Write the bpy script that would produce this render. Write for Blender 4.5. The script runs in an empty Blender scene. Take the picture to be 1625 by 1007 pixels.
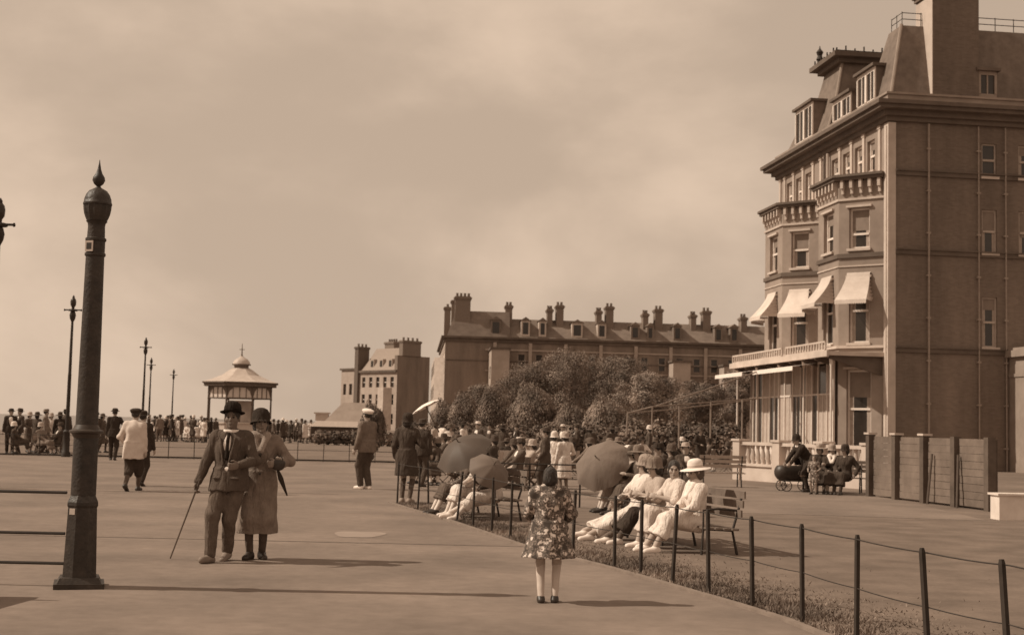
import bpy, bmesh, math, random
import numpy as np
from mathutils import Vector, Matrix, Euler

random.seed(7)
R_ = math.radians
sc = bpy.context.scene
COL = sc.collection
sc.view_settings.view_transform = 'Standard'
sc.view_settings.look = 'None'
sc.view_settings.exposure = 0.0
sc.view_settings.gamma = 1.0
sc.cycles.max_bounces = 6
sc.cycles.diffuse_bounces = 3
sc.cycles.use_denoising = True

# ------------------------------------------------------------------ camera
F_PX, PITCH, ROLL, EYE = 2138.0, R_(4.57), R_(1.4), 1.56
cam_data = bpy.data.cameras.new('camera')
cam_data.sensor_width = 36.0
cam_data.lens = 36.0 * F_PX / 1625.0
cam_data.clip_start = 0.1
cam_data.clip_end = 60000
cam_data.dof.use_dof = True
cam_data.dof.focus_distance = 9.0
cam_data.dof.aperture_fstop = 6.0
cam = bpy.data.objects.new('camera', cam_data)
COL.objects.link(cam)
cam.location = (0, 0, EYE)
RM = (Matrix.Rotation(math.pi / 2 + PITCH, 3, 'X') @ Matrix.Rotation(ROLL, 3, 'Z'))
cam.rotation_euler = RM.to_euler()
sc.camera = cam


def ray(x, y):
    return RM @ Vector(((x - 812.5) / F_PX, -(y - 503.5) / F_PX, -1.0))


def G(x, y, z=0.0):
    """survey of the photo: where the sight line through a photo point meets height z"""
    d = ray(x, y)
    t = (z - EYE) / d.z
    return Vector((d.x * t, d.y * t, z))


def D(x, y, Y):
    """survey of the photo: the point on that sight line at distance Y"""
    d = ray(x, y)
    t = Y / d.y
    return Vector((d.x * t, Y, EYE + d.z * t))


# ------------------------------------------------------------------ materials
def sep(g):
    """toned-print reflectance: a grey value with the brown tone of the print"""
    t = min(1.0, max(0.0, g / 0.75))
    return (min(1, g * 1.12), g * (0.83 + 0.16 * t), g * (0.66 + 0.24 * t), 1)


MATS = {}


def mat(name, g, rough=0.85, var=0.18, scale=6.0, bump=0.0, bscale=40.0, big=0.0, spec=0.25, metal=0.0, folds=0.0):
    if name in MATS:
        return MATS[name]
    m = bpy.data.materials.new(name)
    m.use_nodes = True
    nt = m.node_tree
    N, L = nt.nodes, nt.links
    b = N['Principled BSDF']
    b.inputs['Roughness'].default_value = rough
    b.inputs['Metallic'].default_value = metal
    b.inputs['Specular IOR Level'].default_value = spec
    tc = N.new('ShaderNodeTexCoord')
    n1 = N.new('ShaderNodeTexNoise')
    n1.inputs['Scale'].default_value = scale
    n1.inputs['Detail'].default_value = 6
    n1.inputs['Roughness'].default_value = 0.65
    L.new(tc.outputs['Object'], n1.inputs['Vector'])
    cr = N.new('ShaderNodeValToRGB')
    cr.color_ramp.elements[0].position = 0.3
    cr.color_ramp.elements[1].position = 0.7
    cr.color_ramp.elements[0].color = sep(g * (1 - var))
    cr.color_ramp.elements[1].color = sep(g * (1 + var))
    L.new(n1.outputs['Fac'], cr.inputs['Fac'])
    out = cr.outputs['Color']
    if big:
        n2 = N.new('ShaderNodeTexNoise')
        n2.inputs['Scale'].default_value = scale * 0.11
        n2.inputs['Detail'].default_value = 4
        L.new(tc.outputs['Object'], n2.inputs['Vector'])
        mr = N.new('ShaderNodeMapRange')
        mr.inputs['From Min'].default_value = 0.3
        mr.inputs['From Max'].default_value = 0.7
        mr.inputs['To Min'].default_value = 1 - big
        mr.inputs['To Max'].default_value = 1 + big
        L.new(n2.outputs['Fac'], mr.inputs['Value'])
        mx = N.new('ShaderNodeMix')
        mx.data_type = 'RGBA'
        mx.blend_type = 'MULTIPLY'
        mx.inputs['Factor'].default_value = 1
        L.new(out, mx.inputs['A'])
        L.new(mr.outputs['Result'], mx.inputs['B'])
        out = mx.outputs['Result']
    L.new(out, b.inputs['Base Color'])
    if bump:
        n3 = N.new('ShaderNodeTexNoise')
        n3.inputs['Scale'].default_value = bscale
        n3.inputs['Detail'].default_value = 3
        L.new(tc.outputs['Object'], n3.inputs['Vector'])
        bp = N.new('ShaderNodeBump')
        bp.inputs['Strength'].default_value = bump
        bp.inputs['Distance'].default_value = 0.02
        L.new(n3.outputs['Fac'], bp.inputs['Height'])
        L.new(bp.outputs['Normal'], b.inputs['Normal'])
    if folds:
        mpn = N.new('ShaderNodeMapping')
        mpn.inputs['Scale'].default_value = (1, 1, 0.28)
        mpn.inputs['Rotation'].default_value = (0.25, 0.2, 0)
        L.new(tc.outputs['Object'], mpn.inputs['Vector'])
        n4 = N.new('ShaderNodeTexNoise')
        n4.inputs['Scale'].default_value = 17
        n4.inputs['Detail'].default_value = 2.5
        n4.inputs['Distortion'].default_value = 0.6
        L.new(mpn.outputs[0], n4.inputs['Vector'])
        b2 = N.new('ShaderNodeBump')
        b2.inputs['Strength'].default_value = folds
        b2.inputs['Distance'].default_value = 0.05
        L.new(n4.outputs['Fac'], b2.inputs['Height'])
        if bump:
            L.new(b2.outputs['Normal'], bp.inputs['Normal'])
        else:
            L.new(b2.outputs['Normal'], b.inputs['Normal'])
    MATS[name] = m
    return m


def cloth(g):
    return mat('cloth_%03d' % int(g * 1000), g, rough=0.95, var=0.16, scale=14, bump=0.25, bscale=60, spec=0.1, folds=0.8)


def brick_mat(name, g, mortar, var=0.2, sx=4.4, sy=13.0, plane='xz'):
    m = bpy.data.materials.new(name)
    m.use_nodes = True
    N, L = m.node_tree.nodes, m.node_tree.links
    b = N['Principled BSDF']
    b.inputs['Roughness'].default_value = 0.9
    b.inputs['Specular IOR Level'].default_value = 0.15
    tc = N.new('ShaderNodeTexCoord')
    sx_ = N.new('ShaderNodeSeparateXYZ')
    L.new(tc.outputs['Object'], sx_.inputs[0])
    ad = N.new('ShaderNodeMath')
    ad.operation = 'ADD'
    L.new(sx_.outputs['X'], ad.inputs[0])
    L.new(sx_.outputs['Y'], ad.inputs[1])
    cb = N.new('ShaderNodeCombineXYZ')
    L.new(ad.outputs[0], cb.inputs['X'])
    L.new(sx_.outputs['Z'], cb.inputs['Y'])
    br = N.new('ShaderNodeTexBrick')
    br.inputs['Scale'].default_value = 1.0
    br.inputs['Brick Width'].default_value = 1.0 / sx
    br.inputs['Row Height'].default_value = 1.0 / sy
    br.inputs['Mortar Size'].default_value = 0.008
    br.inputs['Color1'].default_value = sep(g * (1 - var))
    br.inputs['Color2'].default_value = sep(g * (1 + var))
    br.inputs['Mortar'].default_value = sep(mortar)
    L.new(cb.outputs[0], br.inputs['Vector'])
    n2 = N.new('ShaderNodeTexNoise')
    n2.inputs['Scale'].default_value = 0.55
    n2.inputs['Detail'].default_value = 7
    n2.inputs['Roughness'].default_value = 0.65
    mp = N.new('ShaderNodeMapping')
    mp.inputs['Scale'].default_value = (1, 1, 0.16)
    L.new(tc.outputs['Object'], mp.inputs['Vector'])
    L.new(mp.outputs[0], n2.inputs['Vector'])
    mr = N.new('ShaderNodeMapRange')
    mr.inputs['From Min'].default_value = 0.3
    mr.inputs['From Max'].default_value = 0.7
    mr.inputs['To Min'].default_value = 0.72
    mr.inputs['To Max'].default_value = 1.24
    L.new(n2.outputs['Fac'], mr.inputs['Value'])
    mx = N.new('ShaderNodeMix')
    mx.data_type = 'RGBA'
    mx.blend_type = 'MULTIPLY'
    mx.inputs['Factor'].default_value = 1
    L.new(br.outputs['Color'], mx.inputs['A'])
    L.new(mr.outputs['Result'], mx.inputs['B'])
    L.new(mx.outputs['Result'], b.inputs['Base Color'])
    MATS[name] = m
    return m


def floral_mat(name, dark, light):
    m = bpy.data.materials.new(name)
    m.use_nodes = True
    N, L = m.node_tree.nodes, m.node_tree.links
    b = N['Principled BSDF']
    b.inputs['Roughness'].default_value = 0.9
    tc = N.new('ShaderNodeTexCoord')
    nz = N.new('ShaderNodeTexNoise')
    nz.inputs['Scale'].default_value = 22
    nz.inputs['Detail'].default_value = 3
    L.new(tc.outputs['Object'], nz.inputs['Vector'])
    mxv = N.new('ShaderNodeMix')
    mxv.data_type = 'RGBA'
    mxv.inputs['Factor'].default_value = 0.12
    L.new(tc.outputs['Object'], mxv.inputs['A'])
    L.new(nz.outputs['Color'], mxv.inputs['B'])
    vo = N.new('ShaderNodeTexVoronoi')
    vo.inputs['Scale'].default_value = 13
    L.new(mxv.outputs['Result'], vo.inputs['Vector'])
    cr = N.new('ShaderNodeValToRGB')
    e = cr.color_ramp.elements
    e[0].position, e[0].color = 0.22, sep(light)
    e[1].position, e[1].color = 0.5, sep(dark)
    x = e.new(0.34)
    x.color = sep(light * 0.6)
    x = e.new(0.38)
    x.color = sep(dark)
    x = e.new(0.58)
    x.color = sep(light * 0.45)
    x = e.new(0.66)
    x.color = sep(dark * 0.8)
    L.new(vo.outputs['Distance'], cr.inputs['Fac'])
    L.new(cr.outputs['Color'], b.inputs['Base Color'])
    MATS[name] = m
    return m


def leaf_mat(name, g):
    m = bpy.data.materials.new(name)
    m.use_nodes = True
    N, L = m.node_tree.nodes, m.node_tree.links
    b = N['Principled BSDF']
    b.inputs['Roughness'].default_value = 0.8
    b.inputs['Specular IOR Level'].default_value = 0.15
    ge = N.new('ShaderNodeNewGeometry')
    cr = N.new('ShaderNodeValToRGB')
    cr.color_ramp.elements[0].color = sep(g * 0.82)
    cr.color_ramp.elements[1].color = sep(g * 1.16)
    L.new(ge.outputs['Random Per Island'], cr.inputs['Fac'])
    tc = N.new('ShaderNodeTexCoord')
    n = N.new('ShaderNodeTexNoise')
    n.inputs['Scale'].default_value = 0.8
    n.inputs['Detail'].default_value = 4
    L.new(tc.outputs['Object'], n.inputs['Vector'])
    mr = N.new('ShaderNodeMapRange')
    mr.inputs['From Min'].default_value = 0.35
    mr.inputs['From Max'].default_value = 0.65
    mr.inputs['To Min'].default_value = 0.5
    mr.inputs['To Max'].default_value = 1.45
    L.new(n.outputs['Fac'], mr.inputs['Value'])
    mx = N.new('ShaderNodeMix')
    mx.data_type = 'RGBA'
    mx.blend_type = 'MULTIPLY'
    mx.inputs['Factor'].default_value = 1
    L.new(cr.outputs['Color'], mx.inputs['A'])
    L.new(mr.outputs['Result'], mx.inputs['B'])
    L.new(mx.outputs['Result'], b.inputs['Base Color'])
    MATS[name] = m
    return m


IRON = mat('cast_iron_paint', 0.036, rough=0.5, var=0.4, scale=11, bump=0.3, bscale=38, spec=0.35, big=0.2)
IRON_OLD = mat('weathered_iron', 0.035, rough=0.65, var=0.35, scale=9, spec=0.3)
WHITE = mat('white_paint', 0.66, rough=0.6, var=0.1, scale=3, big=0.08)
AWNING = mat('awning_canvas', 0.55, rough=0.9, var=0.12, scale=1.5, big=0.12, folds=0.4)
CANVAS = mat('white_canvas', 0.74, rough=0.9, var=0.06, scale=2.5)
STUCCO = mat('stucco_front', 0.27, rough=0.9, var=0.14, scale=1.3, big=0.14)
STUCCO_LIGHT = mat('stucco_trim', 0.48, rough=0.85, var=0.12, scale=1.7, big=0.1)
STUCCO_FAR = mat('stucco_far_hazed', 0.36, rough=0.9, var=0.15, scale=0.6, big=0.12)  # stucco made paler so the colour carries the distance haze
TRIM_DARK = mat('dark_stone', 0.13, rough=0.9, var=0.2, scale=1.2, big=0.15)  # dark trim stone, mottled at random
BRICK_END = brick_mat('brick_end_wall', 0.175, 0.185, var=0.1)
BRICK_FAR = brick_mat('brick_far_hazed', 0.21, 0.22, var=0.06)  # aerial haze put into the colour: paler, with less contrast
SLATE = mat('roof_slate', 0.17, rough=0.75, var=0.22, scale=2.5, big=0.15)
SLATE_FAR = mat('roof_slate_far_hazed', 0.19, rough=0.8, var=0.2, scale=1.0, big=0.15)  # far slate lightened in its colour to stand for haze
GLASS = mat('window_glass', 0.03, rough=0.12, var=0.4, scale=0.5, spec=0.5)
CURTAIN = mat('window_curtain', 0.36, rough=0.9, var=0.15, scale=4, folds=0.6)
BLIND = mat('window_blind', 0.22, rough=0.9, var=0.15, scale=2)
POT = mat('chimney_pot', 0.16, rough=0.85, var=0.2)
WOOD_DARK = mat('tarred_boards', 0.10, rough=0.85, var=0.25, scale=3, big=0.2, bump=0.2, bscale=12)
WOOD_BENCH = mat('bench_wood', 0.16, rough=0.8, var=0.25, scale=6)
WOOD_PALE = mat('pale_wood', 0.42, rough=0.8, var=0.15, scale=5)
SKIN = mat('skin', 0.36, rough=0.6, var=0.08, scale=9, spec=0.3)
HAIR_DARK = mat('dark_hair', 0.04, rough=0.5, var=0.5, scale=40, bump=0.6, bscale=110, folds=1.0, spec=0.4)
HAIR_FAIR = mat('fair_hair', 0.14, rough=0.6, var=0.3, scale=40, bump=0.5, bscale=120)
EYE_M = mat('eye_dark', 0.03, rough=0.2, var=0.1)
LEATHER = mat('dark_leather', 0.04, rough=0.45, var=0.3, spec=0.4)
LEAF_A = leaf_mat('foliage_tamarisk', 0.205)
LEAF_B = leaf_mat('foliage_evergreen', 0.175)
LEAF_C = leaf_mat('foliage_pale', 0.25)
BARK = mat('bark', 0.10, rough=0.95, var=0.3, scale=5, bump=0.4, bscale=15)
FLORAL = floral_mat('floral_cotton', 0.07, 0.62)
FLORAL_B = floral_mat('floral_frock', 0.10, 0.55)

# ------------------------------------------------------------------ scene graph helpers


def tag(o, label=None, cat=None, group=None, kind=None):
    if label:
        o['label'] = label
    if cat:
        o['category'] = cat
    if group:
        o['group'] = group
    if kind:
        o['kind'] = kind
    return o


def thing(name, label, cat, loc=(0, 0, 0), rz=0.0, group=None, scale=1.0):
    o = bpy.data.objects.new(name, None)
    o.empty_display_size = 0.2
    COL.objects.link(o)
    o.location = loc
    o.rotation_euler = (0, 0, rz)
    o.scale = (scale,) * 3
    return tag(o, label, cat, group)


KIDS = {}


def link_child(o, parent):
    o.parent = parent
    KIDS.setdefault(parent.name, []).append(o)


def copy_tree(o, parent=None):
    c = o.copy()
    COL.objects.link(c)
    if parent:
        link_child(c, parent)
    for ch in list(KIDS.get(o.name, [])):
        copy_tree(ch, c)
    return c


class MB:
    def __init__(s):
        s.v, s.f, s.mi = [], [], []

    def quad(s, pts, m=0):
        n = len(s.v)
        s.v += [tuple(p) for p in pts]
        s.f.append(tuple(range(n, n + len(pts))))
        s.mi.append(m)

    def box(s, x0, x1, y0, y1, z0, z1, m=0, M=None):
        p = [Vector((x, y, z)) for z in (z0, z1) for y in (y0, y1) for x in (x0, x1)]
        if M is not None:
            p = [M @ q for q in p]
        n = len(s.v)
        s.v += [tuple(q) for q in p]
        for f in ((0, 2, 3, 1), (4, 5, 7, 6), (0, 1, 5, 4), (2, 6, 7, 3), (0, 4, 6, 2), (1, 3, 7, 5)):
            s.f.append(tuple(n + i for i in f))
            s.mi.append(m)

    def prism(s, poly, z0, z1, m=0, M=None, top=None):
        """poly counter-clockwise (x,y); top optionally another poly"""
        n = len(s.v)
        k = len(poly)
        top = top or poly
        pts = [Vector((x, y, z0)) for x, y in poly] + [Vector((x, y, z1)) for x, y in top]
        if M is not None:
            pts = [M @ q for q in pts]
        s.v += [tuple(q) for q in pts]
        s.f.append(tuple(n + i for i in reversed(range(k))))
        s.f.append(tuple(n + k + i for i in range(k)))
        s.mi += [m, m]
        for i in range(k):
            j = (i + 1) % k
            s.f.append((n + i, n + j, n + k + j, n + k + i))
            s.mi.append(m)

    def lathe(s, prof, n=20, M=None, m=0, caps=True, sx=1.0, sy=1.0, flute=None):
        b = len(s.v)
        for i, (r, z) in enumerate(prof):
            for k in range(n):
                a = 2 * math.pi * k / n
                rr = r
                if flute and flute[0] <= i <= flute[1]:
                    rr = r * (1 - 0.09 * (k % 2))
                p = Vector((rr * sx * math.cos(a), rr * sy * math.sin(a), z))
                if M is not None:
                    p = M @ p
                s.v.append(tuple(p))
        for i in range(len(prof) - 1):
            for k in range(n):
                k2 = (k + 1) % n
                s.f.append((b + i * n + k, b + i * n + k2, b + (i + 1) * n + k2, b + (i + 1) * n + k))
                s.mi.append(m)
        if caps:
            s.f.append(tuple(b + k for k in reversed(range(n))))
            s.f.append(tuple(b + (len(prof) - 1) * n + k for k in range(n)))
            s.mi += [m, m]

    def tube(s, pts, r, n=8, m=0):
        pts = [Vector(p) for p in pts]
        rs = r if isinstance(r, (list, tuple)) else [r] * len(pts)
        b = len(s.v)
        up = None
        for i, p in enumerate(pts):
            t = (pts[min(i + 1, len(pts) - 1)] - pts[max(i - 1, 0)]).normalized()
            if up is None:
                up = Vector((0, 0, 1)) if abs(t.z) < 0.9 else Vector((1, 0, 0))
            a = t.cross(up).normalized()
            c = a.cross(t).normalized()
            for k in range(n):
                w = 2 * math.pi * k / n
                s.v.append(tuple(p + (a * math.cos(w) + c * math.sin(w)) * rs[i]))
        for i in range(len(pts) - 1):
            for k in range(n):
                k2 = (k + 1) % n
                s.f.append((b + i * n + k, b + i * n + k2, b + (i + 1) * n + k2, b + (i + 1) * n + k))
                s.mi.append(m)
        s.f.append(tuple(b + k for k in reversed(range(n))))
        s.f.append(tuple(b + (len(pts) - 1) * n + k for k in range(n)))
        s.mi += [m, m]

    def mesh(s, name, mats, smooth=False):
        me = bpy.data.meshes.new(name)
        me.from_pydata(s.v, [], s.f)
        if not isinstance(mats, (list, tuple)):
            mats = [mats]
        for m in mats:
            me.materials.append(m)
        if len(mats) > 1:
            me.polygons.foreach_set('material_index', s.mi)
        bm = bmesh.new()
        bm.from_mesh(me)
        bmesh.ops.recalc_face_normals(bm, faces=bm.faces)
        bm.to_mesh(me)
        bm.free()
        if smooth:
            me.polygons.foreach_set('use_smooth', [True] * len(me.polygons))
            try:
                me.set_sharp_from_angle(angle=R_(40))
            except Exception:
                pass
        me.update()
        return me

    def build(s, name, mats, parent=None, smooth=False):
        o = bpy.data.objects.new(name, s.mesh(name, mats, smooth))
        COL.objects.link(o)
        if parent:
            link_child(o, parent)
        return o


def obj(name, me, parent=None):
    o = bpy.data.objects.new(name, me)
    COL.objects.link(o)
    if parent:
        link_child(o, parent)
    return o


def box_part(name, m, parent, *b):
    mb = MB()
    mb.box(*b)
    return mb.build(name, m, parent)


class Facet:
    """a vertical wall plane: s along it, d outward from it, z up"""

    def __init__(s, o, t):
        s.o = Vector((o[0], o[1], 0))
        s.t = Vector((t[0], t[1], 0)).normalized()
        s.n = Vector((s.t.y, -s.t.x, 0))  # outward when walking along t with the wall on the left

    def P(s, a, d, z):
        q = s.o + s.t * a + s.n * d
        return Vector((q.x, q.y, z))

    def M(s, a=0, d=0, z=0):
        p = s.P(a, d, z)
        m = Matrix.Identity(4)
        m.col[0][:3] = s.t
        m.col[1][:3] = -s.n
        m.col[2][:3] = (0, 0, 1)
        m.col[3][:3] = p
        return m


def wall_panel(mb, fc, s0, s1, z0, z1, opens=(), depth=0.22, m=0):
    ss = sorted({s0, s1} | {o[0] for o in opens} | {o[1] for o in opens})
    zs = sorted({z0, z1} | {o[2] for o in opens} | {o[3] for o in opens})
    for i in range(len(ss) - 1):
        for j in range(len(zs) - 1):
            a, b, c, d = ss[i], ss[i + 1], zs[j], zs[j + 1]
            cs, cz = (a + b) / 2, (c + d) / 2
            if any(o[0] < cs < o[1] and o[2] < cz < o[3] for o in opens):
                continue
            mb.quad([fc.P(a, 0, c), fc.P(b, 0, c), fc.P(b, 0, d), fc.P(a, 0, d)], m)
    for a, b, c, d in opens:
        for p, q in (((a, c), (b, c)), ((b, c), (b, d)), ((b, d), (a, d)), ((a, d), (a, c))):
            mb.quad([fc.P(p[0], 0, p[1]), fc.P(q[0], 0, q[1]), fc.P(q[0], -depth - 0.05, q[1]), fc.P(p[0], -depth - 0.05, p[1])], m)


def window(parent, fc, s0, s1, z0, z1, depth=0.2, fmat=None, blind=0.0, bars=True, sill=True, name='window', open_sash=False):
    """sash window set back in its opening: frame mesh with a pane (and blind) under it"""
    fmat = fmat or WHITE
    mb = MB()
    t = min(0.09, (s1 - s0) * 0.1)
    M = fc.M(0, -depth, 0)
    mb.box(s0, s0 + t, -0.03, 0.05, z0, z1, M=M)
    mb.box(s1 - t, s1, -0.03, 0.05, z0, z1, M=M)
    mb.box(s0 + t, s1 - t, -0.03, 0.05, z1 - t, z1, M=M)
    mb.box(s0 + t, s1 - t, -0.03, 0.05, z0, z0 + t, M=M)
    zm = z0 + (z1 - z0) * (0.36 if open_sash else 0.5)
    if bars:
        mb.box(s0 + t, s1 - t, -0.06, 0.03, zm - 0.05, zm + 0.05, M=M)
    w = mb.build(name, fmat, parent)
    mb = MB()
    mb.quad([M @ Vector((s0 + t, 0.02, z0 + t)), M @ Vector((s1 - t, 0.02, z0 + t)), M @ Vector((s1 - t, 0.02, z1 - t)), M @ Vector((s0 + t, 0.02, z1 - t))])
    mb.build('pane', GLASS, w)
    if blind:
        mb = MB()
        zb = z1 - (z1 - z0) * blind
        mb.box(s0 + t, s1 - t, 0.0, 0.012, zb, z1 - t, M=fc.M(0, -depth - 0.0, 0))
        mb.build('blind', BLIND, w)
        for a_, b_ in ((s0 + t, s0 + t + (s1 - s0) * 0.16), (s1 - t - (s1 - s0) * 0.16, s1 - t)):
            mb = MB()
            mb.box(a_, b_, 0.003, 0.015, z0 + t, zb - 0.002, M=fc.M(0, -depth, 0))
            mb.build('curtain', CURTAIN, w)
    if sill:
        mb = MB()
        mb.box(s0 - 0.08, s1 + 0.08, -depth - 0.12, 0.05, z0 - 0.12, z0 - 0.003, M=M)
        mb.build('sill', STUCCO_LIGHT, w)
    return w


def outline_box(mb, poly, z0, z1, out, inner=0.3, closed=False, m=0):
    """a moulding that follows a polyline (wall on the left of travel); out = projection"""
    P = [Vector(p) for p in poly]
    n = len(P)

    def off(i, d):
        if closed:
            a, b = P[(i - 1) % n], P[(i + 1) % n]
            t1 = (P[i] - a).normalized()
            t2 = (b - P[i]).normalized()
        else:
            t1 = (P[i] - P[i - 1]).normalized() if i > 0 else (P[1] - P[0]).normalized()
            t2 = (P[i + 1] - P[i]).normalized() if i < n - 1 else t1
        n1 = Vector((t1.y, -t1.x))
        n2 = Vector((t2.y, -t2.x))
        bis = (n1 + n2).normalized()
        return P[i] + bis * (d / max(0.3, bis.dot(n1)))
    rng = range(n if closed else n - 1)
    for i in rng:
        j = (i + 1) % n
        a, b, c, d = off(i, out), off(j, out), off(j, -inner), off(i, -inner)
        lo = [(q.x, q.y, z0) for q in (a, b, c, d)]
        hi = [(q.x, q.y, z1) for q in (a, b, c, d)]
        mb.quad(hi, m)
        mb.quad(lo[::-1], m)
        mb.quad([lo[0], lo[1], hi[1], hi[0]], m)
        mb.quad([lo[2], lo[3], hi[3], hi[2]], m)
        if not closed and i == 0:
            mb.quad([lo[3], lo[0], hi[0], hi[3]], m)
        if not closed and i == n - 2:
            mb.quad([lo[1], lo[2], hi[2], hi[1]], m)


# ------------------------------------------------------------------ world and sun
SUN_EL, SUN_AZ = R_(43), R_(-92.0)      # azimuth measured from +Y towards +X; the sun stands to the left
w = bpy.data.worlds.new('World')
sc.world = w
w.use_nodes = True
N, L = w.node_tree.nodes, w.node_tree.links
bg = N['Background']
sky = N.new('ShaderNodeTexSky')
sky.sky_type = 'NISHITA'
sky.sun_disc = False
sky.sun_elevation = SUN_EL
sky.sun_rotation = SUN_AZ
sky.air_density = 1.0
sky.dust_density = 1.2
bw = N.new('ShaderNodeRGBToBW')
L.new(sky.outputs['Color'], bw.inputs['Color'])
pw = N.new('ShaderNodeMath')
pw.operation = 'POWER'
pw.inputs[1].default_value = 0.08
L.new(bw.outputs[0], pw.inputs[0])
tc = N.new('ShaderNodeTexCoord')
mp = N.new('ShaderNodeMapping')
mp.inputs['Scale'].default_value = (1.0, 1.0, 1.7)
mp.inputs['Rotation'].default_value = (0, 0.12, 0)
mp.inputs['Location'].default_value = (0.35, 0.1, -0.45)
L.new(tc.outputs['Generated'], mp.inputs['Vector'])
n1 = N.new('ShaderNodeTexNoise')
n1.inputs['Scale'].default_value = 3.4
n1.inputs['Detail'].default_value = 7
n1.inputs['Roughness'].default_value = 0.52
n1.inputs['Distortion'].default_value = 0.15
L.new(mp.outputs[0], n1.inputs['Vector'])
mr = N.new('ShaderNodeMapRange')
mr.interpolation_type = 'SMOOTHSTEP'
mr.inputs['From Min'].default_value = 0.40
mr.inputs['From Max'].default_value = 0.70
mr.inputs['To Min'].default_value = 0.90
mr.inputs['To Max'].default_value = 1.27
L.new(n1.outputs['Fac'], mr.inputs['Value'])
mu = N.new('ShaderNodeMath')
mu.operation = 'MULTIPLY'
L.new(pw.outputs[0], mu.inputs[0])
L.new(mr.outputs['Result'], mu.inputs[1])
mx = N.new('ShaderNodeMix')
mx.data_type = 'RGBA'
mx.blend_type = 'MULTIPLY'
mx.inputs['Factor'].default_value = 1
mx.inputs['A'].default_value = (1.0, 0.762, 0.572, 1)
L.new(mu.outputs[0], mx.inputs['B'])
L.new(mx.outputs['Result'], bg.inputs['Color'])
SKY_STRENGTH = 0.15
gain = N.new('ShaderNodeMath')
gain.operation = 'MULTIPLY'
gain.inputs[1].default_value = 3.6
L.new(mu.outputs[0], gain.inputs[0])
L.new(gain.outputs[0], mx.inputs['B'])
bg.inputs['Strength'].default_value = SKY_STRENGTH

sd = bpy.data.lights.new('sun', 'SUN')
sd.energy = 3.8
sd.angle = R_(0.55)
sd.color = (1.0, 0.885, 0.725)
sun = bpy.data.objects.new('sun', sd)
COL.objects.link(sun)
to_sun = Vector((math.sin(SUN_AZ) * math.cos(SUN_EL), math.cos(SUN_AZ) * math.cos(SUN_EL), math.sin(SUN_EL)))
sun.rotation_euler = to_sun.to_track_quat('Z', 'Y').to_euler()
sun.location = (-60, 0, 60)

# ------------------------------------------------------------------ ground, promenade, lawns, sea


def sheet(name, poly, z, m, sub=0):
    mb = MB()
    mb.quad([(x, y, z) for x, y in poly])
    o = mb.build(name, m)
    tag(o, kind='structure')
    return o


GROUND = mat('rough_turf', 0.17, rough=0.95, var=0.14, scale=3.0, big=0.2, bump=0.2, bscale=25, spec=0.1)
LAWN = mat('mown_lawn', 0.16, rough=0.95, var=0.10, scale=14.0, big=0.2, bump=0.15, bscale=60, spec=0.08)
ASPHALT = mat('worn_promenade', 0.19, rough=0.92, var=0.12, scale=5.0, big=0.2, bump=0.25, bscale=130, spec=0.2)
PATCH = mat('pale_worn_patch', 0.27, rough=0.92, var=0.1, scale=3)
KERB_M = mat('kerb_stone', 0.2, rough=0.9, var=0.2, scale=4)
SEA_M = mat('sea_water', 0.10, rough=0.25, var=0.2, scale=0.02, spec=0.5)

POSTS1 = [(-2.14, 26.35), (-1.62, 24.55), (-0.81, 21.97), (-0.52, 20.9), (-0.22, 19.83), (0.05, 18.8), (0.34, 17.73),
          (0.80, 16.45), (1.22, 15.35), (1.45, 14.66), (1.70, 13.9), (1.95, 13.09), (2.22, 12.25), (2.47, 11.34)]
for px_, yt in ((1360, 850), (1474, 871), (1602, 890)):
    g = G(px_, yt, 0.79)
    POSTS1.append((g.x, g.y))
g = POSTS1[-1]
POSTS1.append((g[0] + 0.25, g[1] - 1.0))
POSTS1.append((g[0] + 0.55, g[1] - 2.1))

sheet('ground', [(-47, -60), (900, -60), (3500, 6000), (-380, 6000), (-47, 190)], 0.0, GROUND)
sheet('sea', [(-9000, -2000), (3000, -2000), (3000, 40000), (-25000, 40000)], -28.0, SEA_M)
edge = [(x - 0.18, y - 0.02) for x, y in POSTS1]
sheet('promenade', [(-46, -12), (edge[-1][0] + 2.2, -12)] + [edge[-1]] + edge[::-1][1:] + [(-1.9, 26.7), (9.0, 25.4), (9.6, 36.0), (-3.5, 50.5), (-46, 50.2)], 0.004, ASPHALT)
lawn_poly = [(x + 0.02, y) for x, y in POSTS1] + [(30, 2.0), (34, 28.0), (9.0, 25.0), (-2.0, 26.4)]
sheet('lawn', lawn_poly[::-1], 0.008, LAWN)
g = G(570, 848)
for nm, ys, w_ in (('seam', 29.0, 0.05), ('seam', 17.6, 0.03)):
    sheet('promenade_seam', [(-30, ys - 0.6), (1.2 if ys < 20 else -3.6, ys - 0.02), (1.2 if ys < 20 else -3.6, ys + w_), (-30, ys - 0.6 + w_)], 0.008, mat('seam_tar', 0.15, var=0.3))
sheet('pale_patch', [(g.x + 0.34 * math.cos(a) * (1 + 0.15 * math.sin(3 * a)), g.y + 0.6 * math.sin(a) * (1 + 0.2 * math.cos(2 * a))) for a in [i * math.pi / 12 for i in range(24)]], 0.008, PATCH)
# kerb: a low stone edging between promenade and lawn
mb = MB()
outline_box(mb, edge, 0.0, 0.03, 0.0, inner=0.07)
k = mb.build('kerb', KERB_M)
tag(k, kind='structure')

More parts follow.
